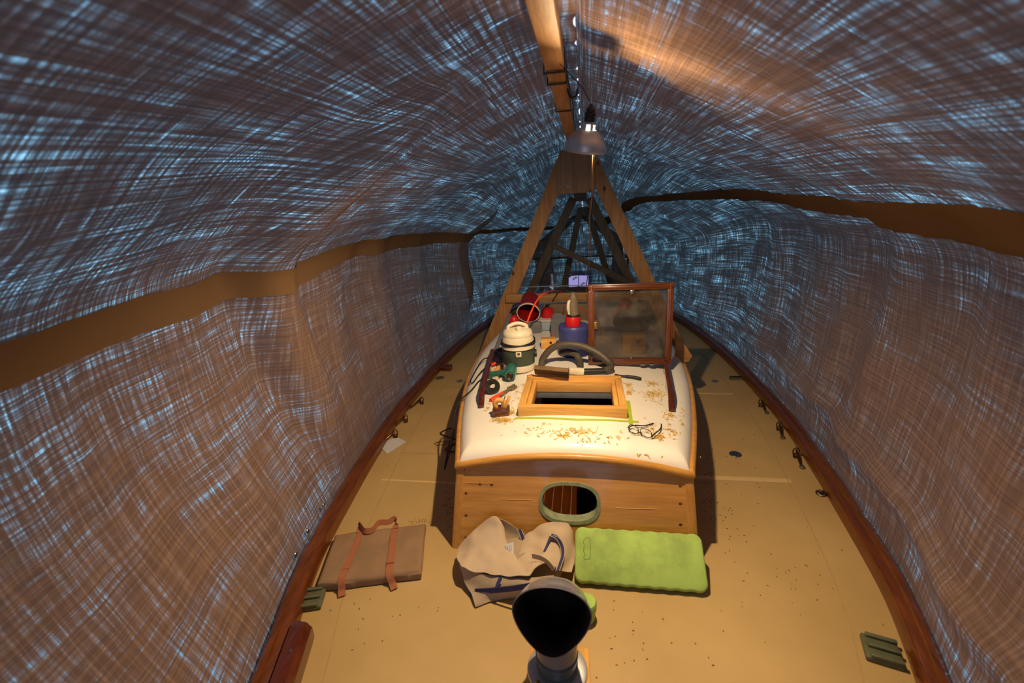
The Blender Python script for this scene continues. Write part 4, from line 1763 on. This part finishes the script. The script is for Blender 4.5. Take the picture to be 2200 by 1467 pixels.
# debris on the deck
b = NB()
for (cx_, cy_, sx, sy, n) in ((1520, 1020, 12, 90, 60), (965, 1085, 12, 40, 50), (1560, 1120, 60, 60, 30), (1700, 1250, 90, 60, 26), (900, 1118, 30, 5, 20), (1600, 1000, 60, 60, 14), (1400, 1380, 160, 60, 26), (820, 1330, 120, 60, 16)):
    for k in range(n):
        p = onZ(random.gauss(cx_, sx * .6), random.gauss(cy_, sy * .6), 0)
        if abs(p.x - CX0) < cw(max(1.43, p.y)) + .01 and p.y > 1.38:
            continue
        if abs(p.x - HX) > hw(p.y) - .01:
            continue
        a = random.uniform(0, PI)
        box(b, (p.x, p.y, .0009), (random.uniform(.002, .008), random.uniform(.0015, .003), .0016), Matrix.Rotation(a, 3, 'Z'))
o = solo('deck_debris', b, M['debris'], 'dark wood crumbs scattered over the cream deck', 'debris')
o['kind'] = 'stuff'

# ================================================================ GREEN KNEELING PAD
def on_front(px, py, off):
    Y = 1.42
    for _ in range(20):
        p = onY(px, py, Y)
        Y = .5 * Y + .5 * (YFOOT + (p.z / .31) * (YF - YFOOT) - off)
    return onY(px, py, Y)


cs = [on_front(1238, 1130, .040), on_front(1502, 1147, .040), onZ(1530, 1274, .024), onZ(1232, 1250, .024)]
ctr = sum(cs, V()) / 4
ux = ((cs[1] - cs[0]) + (cs[2] - cs[3])).normalized()
uy = (cs[0] + cs[1] - cs[2] - cs[3])
uy = (uy - ux * uy.dot(ux)).normalized()
PW, PD = ((cs[1] - cs[0]).length + (cs[2] - cs[3]).length) / 2, ((cs[0] - cs[3]).length + (cs[1] - cs[2]).length) / 2
PMAT = TR(ctr) @ Matrix((ux, uy, ux.cross(uy))).transposed().to_4x4() @ TR((0, 0, -.0325))
pad = thing('kneeling_pad', 'lime green foam kneeling pad leaning on the foot of the cabin front', 'kneeling pad', (ctr.x, ctr.y, 0))
out = []
rc_ = .028
N_ = 40
for (sx, sy, a0) in ((1, 1, 0), (-1, 1, PI / 2), (-1, -1, PI), (1, -1, 1.5 * PI)):
    cx_, cy_ = sx * (PW / 2 - rc_), sy * (PD / 2 - rc_)
    for k in range(9):
        a = a0 + PI / 2 * k / 8
        out.append((cx_ + rc_ * math.cos(a), cy_ + rc_ * math.sin(a)))
    if sx * sy > 0 and sy > 0:
        for k in range(1, N_):
            x = lerp(PW / 2 - rc_, -PW / 2 + rc_, k / N_)
            out.append((x, PD / 2 + .0035 * (math.cos(2 * PI * 8 * k / N_) - 1) * .5))
    if sx < 0 and sy < 0:
        for k in range(1, N_):
            x = lerp(-PW / 2 + rc_, PW / 2 - rc_, k / N_)
            out.append((x, -PD / 2 - .0035 * (math.cos(2 * PI * 8 * k / N_) - 1) * .5))
b = NB()


def offs(poly, d):
    return [(x * (1 - d / (PW / 2)), y * (1 - d / (PD / 2))) for x, y in poly]


loft(b, [[V((x, y, z)) for x, y in offs(out, d)] for d, z in ((.004, .0), (0, .004), (0, .026), (.002, .030), (.006, .0325))])
b.transform(PMAT)
zlo = min(v.co.z for v in b.verts)
PLIFT = TR((0, 0, -zlo))
b.transform(PLIFT)
mesh_obj('foam', b, M['greenpad'], pad, ang=50)
b = NB()
hp = []
for k in range(60):
    t = k / 60
    a = 2 * PI * t
    c, s = math.cos(a), math.sin(a)
    x = .011 * math.copysign(abs(c) ** .5, c)
    y = .036 * math.copysign(abs(s) ** .55, s)
    if x < 0:
        x += .003 * math.sin(y * 240)
    hp.append(V((-PW / 2 + .042 + x, .018 + y, .0325)))
tube(b, hp + [hp[0], hp[1]], .0011, 6)
b.transform(PMAT)
b.transform(PLIFT)
mesh_obj('hand_slot', b, plain('pad_groove', lin(112, 142, 58), .8), pad)

# ================================================================ BROWN FOLDED SEAT PAD
cs = [onZ(714, 1152, .035), onZ(912, 1121, .035), onZ(908, 1232, .035), onZ(686, 1252, .035)]
ctr = sum(cs, V()) / 4
ux = ((cs[1] - cs[0]) + (cs[2] - cs[3])) / 2
PW, PD = ux.length, ((cs[0] - cs[3]).length + (cs[1] - cs[2]).length) / 2
pa = math.atan2(ux.y, ux.x)
pk = thing('folded_seat', 'brown cloth folded seat pad with tan straps on the left deck', 'seat pad', (ctr.x, ctr.y, 0), pa)
b = NB()
nx, ny = 36, 28
top, bot = [], []
TH = .040


def pk_z(x, y):
    ex = min(PW / 2 - abs(x), PD / 2 - abs(y))
    r = .016
    e = max(0, min(1, ex / r))
    base = TH - .014 * (1 - math.sqrt(max(0, 1 - (1 - e) ** 2)))
    return base + .0035 * noise.noise(V((x * 14, y * 14, 2))) + .002 * noise.noise(V((x * 40, y * 30, 5))) - .006 * math.exp(-((x - PW * .44) / .008) ** 2) * 0


for k in range(nx + 1):
    rt, rb_ = [], []
    for j in range(ny + 1):
        u, v_ = math.sin(PI / 2 * (2 * k / nx - 1)), math.sin(PI / 2 * (2 * j / ny - 1))
        x, y = u * PW / 2, v_ * PD / 2
        x += .006 * noise.noise(V((y * 9, 1, 1))) * (abs(u) > .98)
        y += .006 * noise.noise(V((x * 9, 3, 1))) * (abs(v_) > .98)
        rt.append(b.verts.new((x, y, pk_z(x, y))))
        rb_.append(b.verts.new((x * .985, y * .985, .004)))
    top.append(rt)
    bot.append(rb_)
for k in range(nx):
    for j in range(ny):
        b.faces.new((top[k][j], top[k + 1][j], top[k + 1][j + 1], top[k][j + 1]))
        b.faces.new((bot[k][j], bot[k][j + 1], bot[k + 1][j + 1], bot[k + 1][j]))
for k in range(nx):
    b.faces.new((top[k][0], bot[k][0], bot[k + 1][0], top[k + 1][0]))
    b.faces.new((top[k][ny], top[k + 1][ny], bot[k + 1][ny], bot[k][ny]))
for j in range(ny):
    b.faces.new((top[0][j], top[0][j + 1], bot[0][j + 1], bot[0][j]))
    b.faces.new((top[nx][j], bot[nx][j], bot[nx][j + 1], top[nx][j + 1]))
mesh_obj('cushion', b, M['packcloth'], pk, world=False, ang=70)
for s_, xs_ in ((-1, -.235), (1, .185)):
    x = xs_ * PW
    pts = [(x + (.010 if s_ < 0 else -.008), PD / 2 + .004, .030)]
    for k in range(13):
        y = lerp(PD / 2 - .01, -PD / 2 + .012, k / 12)
        pts.append((x + (.010 - .02 * k / 12 if s_ < 0 else -.008 + .008 * k / 12), y, pk_z(x, y) + .0025))
    xe = pts[-1][0]
    pts += [(xe + (.0 if s_ < 0 else .006), -PD / 2 - .004, .030), (xe + (-.0 if s_ < 0 else .012), -PD / 2 - .012, .012), (xe + (.004 if s_ < 0 else .02), -PD / 2 - .032, .006)]
    b = NB()
    ribbon(b, spline(pts, 3), .024, .0022, (1, 0, 0))
    o = mesh_obj('strap', b, M['strap'], pk, world=False)
    b = NB()
    y = -PD / 2 + .035
    box(b, (pts[11][0], pts[11][1], pts[11][2] + .002), (.027, .004, .003), None, .0008)
    mesh_obj('strap_stitch', b, plain('red_stitch', lin(140, 52, 44), .8) if s_ > 0 else M['strap'], o, world=False)
b = NB()
xa, xb = -.235 * PW + .010, .185 * PW - .008
hp = [(xa - .002, PD / 2 - .03, TH + .003), (xa - .006, PD / 2 + .006, TH + .02), (xa + .004, PD / 2 - .012, TH + .026), (xa + .022, PD / 2 - .032, TH + .018), (lerp(xa, xb, .38), PD / 2 - .026, TH + .016), (lerp(xa, xb, .52), PD / 2 + .002, TH + .022),
      (lerp(xa, xb, .8), PD / 2 + .008, TH + .016), (xb - .004, PD / 2 + .016, TH + .022), (xb + .004, PD / 2 + .004, TH + .010), (xb + .002, PD / 2 - .02, TH + .003)]
ribbon(b, spline(hp, 6), .022, .0022, lambda i, p, d: V((0, .35, 1)) if 4 < i < 50 else V((1, 0, .2)))
mesh_obj('carry_handle', b, M['strap'], pk, world=False)

# ================================================================ CANVAS BAG
bag = thing('canvas_bag', 'crumpled natural canvas tote bag with navy straps against the cabin front', 'bag', (-.2, 1.27, 0))
Pn = onY
b = NB()
rings = []
for f, z, sc2 in ((0, .0, .86), (.2, .02, .90), (.5, .05, .84), (.8, .075, .62), (1, .085, .3)):
    rings.append([V((-.195 + (.185 * sc2) * math.cos(a) * (1 + .06 * math.sin(3 * a + z * 30)), 1.285 + z * .25 + .098 * sc2 * math.sin(a), max(0.001, z + .006 * math.sin(5 * a)))) for a in [2 * PI * k / 40 for k in range(40)]])
loft(b, rings)
mesh_obj('body', b, M['canvasshade'], bag)
b = NB()
patch(b, [[Pn(985, 1176, 1.33), Pn(1018, 1142, 1.365), Pn(1062, 1110, 1.385), Pn(1078, 1134, 1.375)],
          [Pn(982, 1190, 1.29), Pn(1025, 1168, 1.31), Pn(1066, 1158, 1.325), Pn(1088, 1168, 1.325)],
          [Pn(983, 1203, 1.25), Pn(1030, 1196, 1.26), Pn(1078, 1192, 1.27), Pn(1108, 1196, 1.27)],
          [Pn(992, 1220, 1.215), Pn(1040, 1232, 1.20), Pn(1088, 1238, 1.185), Pn(1136, 1240, 1.17)]], 8, 8, .003, .009)
mesh_obj('folded_panel', b, M['canvas'], bag)
b = NB()
patch(b, [[Pn(1128, 1152, 1.37), Pn(1160, 1132, 1.38), Pn(1184, 1121, 1.385), Pn(1214, 1122, 1.385), Pn(1228, 1142, 1.38)],
          [Pn(1112, 1182, 1.32), Pn(1148, 1166, 1.33), Pn(1182, 1152, 1.34), Pn(1212, 1150, 1.345), Pn(1233, 1170, 1.35)],
          [Pn(1105, 1205, 1.26), Pn(1140, 1200, 1.26), Pn(1176, 1186, 1.28), Pn(1206, 1186, 1.295), Pn(1232, 1200, 1.31)],
          [Pn(1136, 1240, 1.17), Pn(1150, 1222, 1.20), Pn(1176, 1212, 1.225), Pn(1204, 1226, 1.24), Pn(1228, 1228, 1.26)]], 7, 8, .003, .009)
mesh_obj('folded_panel', b, M['canvas'], bag)
b = NB()
patch(b, [[Pn(1064, 1112, 1.392), Pn(1085, 1118, 1.392), Pn(1110, 1134, 1.39), Pn(1132, 1148, 1.388)],
          [Pn(1074, 1140, 1.385), Pn(1092, 1146, 1.385), Pn(1112, 1154, 1.38), Pn(1128, 1164, 1.375)],
          [Pn(1086, 1176, 1.35), Pn(1098, 1180, 1.35), Pn(1110, 1184, 1.34), Pn(1118, 1190, 1.33)]], 6, 6, .003, .003)
mesh_obj('inner_side', b, M['canvasshade'], bag)
b = NB()
patch(b, [[Pn(988, 1214, 1.225), Pn(1040, 1234, 1.205), Pn(1088, 1240, 1.19), Pn(1136, 1242, 1.18), Pn(1190, 1236, 1.20)],
          [Pn(1000, 1250, 1.20), Pn(1050, 1262, 1.175), Pn(1095, 1262, 1.165), Pn(1140, 1262, 1.155), Pn(1195, 1262, 1.17)],
          [onZ(1018, 1292, .012), onZ(1050, 1284, .012), onZ(1098, 1280, .010), onZ(1150, 1276, .008), onZ(1200, 1275, .008)],
          [onZ(1022, 1304, .004), onZ(1052, 1292, .004), onZ(1098, 1284, .004), onZ(1150, 1280, .004), onZ(1200, 1279, .004)]], 7, 7, .003, .004)
mesh_obj('lower_panel', b, M['canvasshade'], bag)


def web(px, w, mat=None, name='strap', side=(1, 0, .2), edge=True):
    pts = spline([Pn(x, y, yy) for x, y, yy in px], 6)
    b = NB()
    ribbon(b, pts, w, .0022, side)
    o = mesh_obj(name, b, mat or M['navy'], bag)
    if edge:
        for s in (-1, 1):
            b = NB()
            sv = V(side).normalized()
            tube(b, [p + sv * s * w * .46 + V((0, -.0015, .001)) for p in pts], .0013, 5)
            mesh_obj('pale_edge', b, M['canvas'], o)
    return o


web([(1064, 1112, 1.383), (1069, 1126, 1.378), (1074, 1142, 1.37)], .008, edge=False, name='trim')
web([(1116, 1137, 1.375), (1122, 1152, 1.36), (1126, 1168, 1.345)], .016, edge=True)
web([(1184, 1150, 1.325), (1197, 1156, 1.315), (1207, 1172, 1.30), (1209, 1192, 1.275), (1203, 1212, 1.245), (1198, 1226, 1.22)], .014)
web([(1183, 1152, 1.322), (1176, 1170, 1.30), (1166, 1192, 1.265), (1160, 1202, 1.245)], .008, edge=False, name='trim')
web([(1143, 1194, 1.235), (1160, 1198, 1.225), (1176, 1207, 1.21), (1190, 1224, 1.195)], .017, M['canvas'], 'handle', (0.35, 0, 1), edge=False)
web([(1012, 1268, 1.178), (1022, 1285, 1.165), (1032, 1296, 1.15)], .02, edge=False, name='trim')
web([(1022, 1270, 1.172), (1060, 1268, 1.160), (1100, 1264, 1.148), (1150, 1256, 1.138)], .02, side=(0, 0, 1), edge=False, name='trim')
web([(1076, 1240, 1.178), (1070, 1254, 1.165), (1066, 1266, 1.156)], .012, edge=False, name='trim')
b = NB()
lc = [Pn(1080, 1172, 1.318), Pn(1104, 1165, 1.318), Pn(1104, 1190, 1.285), Pn(1090, 1192, 1.285)]
lc = [p + V((0, -.006, .006)) for p in lc]
patch(b, [[lc[0], lc[0].lerp(lc[1], .5), lc[1]], [lc[0].lerp(lc[3], .5), (lc[0] + lc[1] + lc[2] + lc[3]) / 4 + V((0, -.002, .002)), lc[1].lerp(lc[2], .5)], [lc[3], lc[3].lerp(lc[2], .5), lc[2]]], 4, 4, .0006)
lbl = mesh_obj('care_label', b, M['paper'], bag)
b = NB()
for r in range(4):
    u = .2 + .18 * r
    a_ = lc[0].lerp(lc[1], u).lerp(lc[3].lerp(lc[2], u), .15) + V((0, -.0022, .0022))
    c_ = lc[0].lerp(lc[1], u).lerp(lc[3].lerp(lc[2], u), .75 - .1 * (r % 2)) + V((0, -.0022, .0022))
    tube(b, [a_, c_], .0006, 4)
mesh_obj('care_print', b, M['black'], lbl)

# ================================================================ COWL VENTILATOR ON ITS PLANK
pz = .03
pc = [onZ(1140, 1387, pz), onZ(1267, 1383, pz)]
xL, xR, yB = pc[0].x, pc[1].x, (pc[0].y + pc[1].y) / 2
plank = NB()
ccx = (xL + xR) / 2
prism(plank, [(xL, yB - .34), (xR, yB - .34), (xR, yB - .008), (xR - .008, yB), (xL + .008, yB), (xL, yB - .008)], pz, None, .003)
solo('mounting_plank', plank, M['oak']('Y'), 'wooden base plank under the cowl ventilator', 'plank')
cwl = thing('cowl_ventilator', 'grey cowl ventilator with a dark open mouth in the foreground', 'ventilator', (ccx - .004, yB - .075, pz))
bx, by = ccx - .004, yB - .075
b = NB()
lathe(b, [(.046, 0), (.078, 0), (.082, .004), (.080, .009), (.072, .012), (.056, .013), (.050, .020), (.046, .02)], 40, TR((bx, by, pz)), False, False)
mesh_obj('flange', b, M['alu'], cwl)
b = NB()
lathe(b, [(.056, .008), (.056, .028), (.053, .030), (.053, .052), (.056, .054), (.057, .062), (.053, .066)], 36, TR((bx, by, pz)), True, True)
mesh_obj('neck', b, M['cowlneck'], cwl)
# the hood, lofted from the neck to the flared mouth
mouthC = onY(1185, 1318, by - .055)


def mouth_pt(a, s=1.):
    c, sn = math.cos(a), math.sin(a)
    ph = (math.atan2(sn, c))
    rx = .097
    y = sn
    wid = rx * (1 - .36 * max(0, -sn) ** 1.2) * (abs(c) ** .92 if c else 0) * (1 if c > 0 else -1)
    hgt = (.064 if sn > 0 else .100) * (abs(sn) ** .92) * (1 if sn > 0 else -1)
    return wid * s, hgt * s


NSEG = 48
MN = V((0, -.93, .37)).normalized()         # the mouth looks forward and up
MU = V((0, .37, .93)).normalized()
ringsO = []
STEPS = 14
neck0 = V((bx, by, pz + .060))
for i in range(STEPS + 1):
    t = i / STEPS
    # centre path: up, then over toward the mouth
    c0, c1_, c2 = neck0, neck0 + V((0, .085, .165)), mouthC
    ctr = c0 * (1 - t) ** 2 + c1_ * 2 * t * (1 - t) + c2 * t * t
    ang = t
    up = V((0, 1, 0)).lerp(MU, sstep(0, 1, t)).normalized()
    sx = V((1, 0, 0))
    ring = []
    flare = t ** 1.25
    for k in range(NSEG):
        a = 2 * PI * k / NSEG
        mx_, my_ = mouth_pt(a)
        nx_, ny_ = .054 * math.cos(a), .054 * math.sin(a)
        px_, py_ = lerp(nx_, mx_ * .98, flare), lerp(ny_, my_ * .98, flare)
        ring.append(ctr + sx * px_ + up * py_)
    ringsO.append(ring)
ringsO.append([mouthC + V((1, 0, 0)) * mouth_pt(2 * PI * k / NSEG, 1.015)[0] + MU * mouth_pt(2 * PI * k / NSEG, 1.015)[1] + MN * .004 for k in range(NSEG)])
ringsO.append([mouthC + V((1, 0, 0)) * mouth_pt(2 * PI * k / NSEG, .985)[0] + MU * mouth_pt(2 * PI * k / NSEG, .985)[1] + MN * .006 for k in range(NSEG)])
b = NB()
loft(b, ringsO, False, False)
mesh_obj('hood', b, M['cowlgrey'], cwl, ang=60)
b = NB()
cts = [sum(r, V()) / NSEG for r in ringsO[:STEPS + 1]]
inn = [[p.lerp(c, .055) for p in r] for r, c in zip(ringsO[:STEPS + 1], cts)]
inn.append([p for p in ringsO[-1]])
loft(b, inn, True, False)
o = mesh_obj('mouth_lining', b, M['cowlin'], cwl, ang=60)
o['label'] = 'dark brown inside of the mouth'
for k in range(4):
    b = NB()
    a = PI / 4 + k * PI / 2
    lathe(b, [(.007, .0), (.007, .002), (.004, .0045)], 12, TR((bx + .069 * math.cos(a), by + .069 * math.sin(a), pz + .0115)))
    mesh_obj('screw', b, M['brass'], cwl)
# green knob on deck behind it
c = onZ(1262, 1332, 0)
kb = thing('plastic_jar', 'round green jar on the deck right behind the cowl ventilator', 'jar', (c.x - .006, c.y + .01, 0))
lp('jar_body', [(.030, 0), (.030, .03), (.034, .036), (.035, .058), (.031, .066), (.01, .068)], M['greenpad'], kb, 28)

# ================================================================ DECK FITTINGS


def chock(label, pts, s):
    P0 = [onZ(*q, .012) for q in pts]
    c = sum(P0, V()) / len(P0)
    # along the rail
    tan = V((s * (hw(c.y + .05) - hw(c.y - .05)), .1, 0)).normalized()
    side = V((tan.y, -tan.x, 0)) * s          # pointing outboard
    t = thing('fairlead', label, 'fairlead', (c.x, c.y, 0), math.atan2(side.y, side.x))
    b = NB()
    box(b, (.0, 0, .008), (.085, .082, .016), None, .004)
    mesh_obj('base_plate', b, M['verdigris'], t, world=False)
    for y in (-.034, .0, .034):
        b = NB()
        box(b, (.004, y, .019), (.074, .013, .012), None, .003)
        mesh_obj('guide_bar', b, M['verdigris'], t, world=False)
    return t


chock('green bronze fairlead plate at the left rail beside the brown seat pad', [(640, 1300), (682, 1300), (690, 1274), (655, 1274)], -1)
chock('green bronze fairlead plate at the right rail in the foreground', [(1858, 1362), (1920, 1385), (1930, 1430), (1872, 1412)], 1)
c = onZ(1592, 812, .01)
o = thing('fairlead', 'small dark fairlead at the far right rail', 'fairlead', (HX + hw(c.y) - .045, c.y, 0))
b = NB()
box(b, (0, 0, .008), (.085, .03, .016), None, .003)
mesh_obj('base_plate', b, M['verdigris'], o, world=False)
b = NB()
box(b, (0, .0, .02), (.08, .008, .01), None, .002)
mesh_obj('guide_bar', b, M['black'], o, world=False)

# wooden bitt in the lower left corner
c = onZ(622, 1398, .0)
b = NB()
cx_ = HX - hw(.9) + .055
prof = [(.002, 0), (.062, 0), (.062, .045), (.046, .066), (.02, .070), (.002, .066)]
rings = []
for y, k in ((.76, 1.), (.94, 1.), (.962, .95), (.972, .85)):
    rings.append([V((HX - hw(y) + x, y, z * k if z else 0)) for x, z in prof])
loft(b, rings)
bt_ = solo('mooring_bitt', b, M['dkmahog']('Y'), 'dark wooden mooring block at the left rail in the lower left corner', 'mooring block', ang=30)
b = NB()
lathe(b, [(.005, 0), (.004, .003)], 10, TR((HX - hw(.87) + .032, .87, .0685)))
mesh_obj('bolt_head', b, M['steel'], bt_)
# far dark block by the left rail
c = onZ(962, 795, 0)
b = NB()
box(b, (HX - hw(c.y) + .05, c.y, .022), (.08, .06, .044), None, .010)
solo('mooring_bitt', b, M['dkmahog']('Y'), 'small dark wooden block at the far left rail below the tarpaulin', 'mooring block')


def padeye(label, px, py, rz, tall=.055, paper=False, lying=None):
    c = onZ(px, py, 0)
    lm = hw(c.y) - .030
    c.x = max(HX - lm, min(HX + lm, c.x))
    t = thing('pad_eye', label, 'deck fitting', (c.x, c.y, 0), rz)
    b = NB()
    box(b, (0, 0, .003), (.024, .05, .006), None, .002)
    lathe(b, [(.010, .005), (.009, .012), (.007, .015)], 14)
    mesh_obj('base_plate', b, M['bronze'], t, world=False)
    b = NB()
    tube(b, spline([(-.010, 0, .010), (-.013, .0, .026), (-.008, 0, .040), (0, 0, .045), (.008, 0, .040), (.013, 0, .026), (.010, 0, .010)], 5), .0034, 8)
    mesh_obj('eye', b, M['bronze'], t, world=False)
    if lying is not None:
        b = NB()
        d_ = V((math.cos(lying), math.sin(lying), 0))
        L0 = .10
        tube(b, spline([V((0, 0, .034)), V((0, 0, .026)) + d_ * .03, V((0, 0, .012)) + d_ * .07, V((0, 0, .007)) + d_ * L0], 4), [.0045] * 3 + [.0065] * 6 + [.005] * 4, 10)
        mesh_obj('shank', b, M['bronze'], t, world=False)
        b = NB()
        e_ = V((0, 0, .008)) + d_ * (L0 + .008)
        lathe(b, [(.004, -.007), (.010, -.006), (.012, 0), (.010, .006), (.004, .007)], 14, TR(e_))
        mesh_obj('end_ball', b, M['steel'], t, world=False)
    return t


padeye('bronze pad eye farthest aft at the left rail, its shank lying forward', 906, 866, .5, lying=-PI / 2 - 1.0)
padeye('bronze pad eye with a shank, just behind the white card on the left deck', 872, 905, .3, lying=-PI / 2 - .75)
padeye('bronze pad eye standing on the white card on the left deck', 850, 938, .4, lying=-PI / 2 - .95)
padeye('bronze pad eye farthest aft at the right rail', 1648, 872, -.4, lying=-PI / 2 + .35)
padeye('pair of bronze shackles in the middle of the right rail fittings', 1679, 922, -.3, lying=-PI / 2 + .1)
padeye('bronze shackle nearest the ring on the right side deck', 1709, 980, -.3, lying=-PI / 2 + .15)
b = NB()
cs = [onZ(813, 955, .002), onZ(852, 938, .002), onZ(872, 949, .002), onZ(832, 975, .002)]
vs_ = [b.verts.new(p) for p in cs] + [b.verts.new(p + V((0, 0, .0012))) for p in cs]
for q in ((0, 3, 2, 1), (4, 5, 6, 7), (0, 1, 5, 4), (1, 2, 6, 5), (2, 3, 7, 6), (3, 0, 4, 7)):
    b.faces.new([vs_[k] for k in q])
solo('paper_card', b, M['paper'], 'white card lying on the left deck under the bronze fittings', 'card')
# ring at the right rail
c = onZ(1786, 1054, .02)
rg_ = thing('mooring_ring', 'small metal ring at the right rail in front of the bronze fittings', 'ring', (HX + hw(c.y) - .022, c.y, 0))
b = NB()
pts = [V((.016 * math.cos(2 * PI * k / 24), .018 * math.sin(2 * PI * k / 24), .008 + .004 * math.cos(2 * PI * k / 24))) for k in range(25)]
tube(b, pts, .003, 8)
mesh_obj('ring', b, M['steel'], rg_, world=False)
b = NB()
box(b, (.008, 0, .005), (.024, .02, .010), None, .003)
mesh_obj('ring_plate', b, M['bronze'], rg_, world=False)
# flush deck plates
for px, py, r, m_, lab in ((945, 812, .035, 'verdigris', 'dark round deck plate close to the left rail, aft'), (988, 819, .026, 'grey', 'small grey round deck plate between left rail and cabin'),
                           (1536, 819, .024, 'grey', 'small grey round deck plate right of the cabin, aft'), (1580, 976, .029, 'steel', 'shiny round steel deck plate in the middle of the right side deck')):
    c = onZ(px, py, 0)
    t = thing('deck_plate', lab, 'deck plate', c)
    lp('plate', [(r, 0), (r, .002), (r * .94, .0035), (r * .9, .0035)], M[m_], t, 28)
    b = NB()
    box(b, (0, 0, .0036), (r * .9, .004, .001), None, 0)
    mesh_obj('key_slot', b, M['black'], t, world=False)

# ================================================================ LIGHT
w = bpy.data.worlds.new('daylight')
scn.world = w
w.use_nodes = True
nt = w.node_tree
bg = nt.nodes['Background']
tc = nt.nodes.new('ShaderNodeTexCoord')
sx_ = nt.nodes.new('ShaderNodeSeparateXYZ')
nt.links.new(tc.outputs['Generated'], sx_.inputs[0])
f = math_(nt, 'MULTIPLY_ADD', sx_.outputs[2], .5, .5)
c = ramp(nt, f, [(0., (.25, .25, .33)), (.30, (.6, .62, .8)), (.48, (1., 1., 1.3)), (.72, (.9, .9, 1.25)), (.88, (.6, .6, .85)), (1., (.5, .5, .7))])
nt.links.new(c, bg.inputs['Color'])
bg.inputs['Strength'].default_value = 1.35

# ================================================================ CAMERA
cd = bpy.data.cameras.new('camera')
cd.lens = 16
cd.sensor_width = 36
cd.clip_start = .02
cd.dof.use_dof = True
cd.dof.focus_distance = 2.3
cd.dof.aperture_fstop = 2.8
co = bpy.data.objects.new('camera', cd)
COL.objects.link(co)
co.matrix_world = Matrix.Translation(CAM) @ MC.to_4x4()
scn.camera = co
scn.view_settings.view_transform = 'Standard'
scn.view_settings.look = 'None'
scn.view_settings.exposure = 0.
scn.view_settings.gamma = 1.
cy = scn.cycles
cy.max_bounces = 8
cy.diffuse_bounces = 4
cy.transparent_max_bounces = 16
cy.sample_clamp_indirect = 4.
cy.caustics_reflective = False
cy.caustics_refractive = False
cy.use_denoising = True
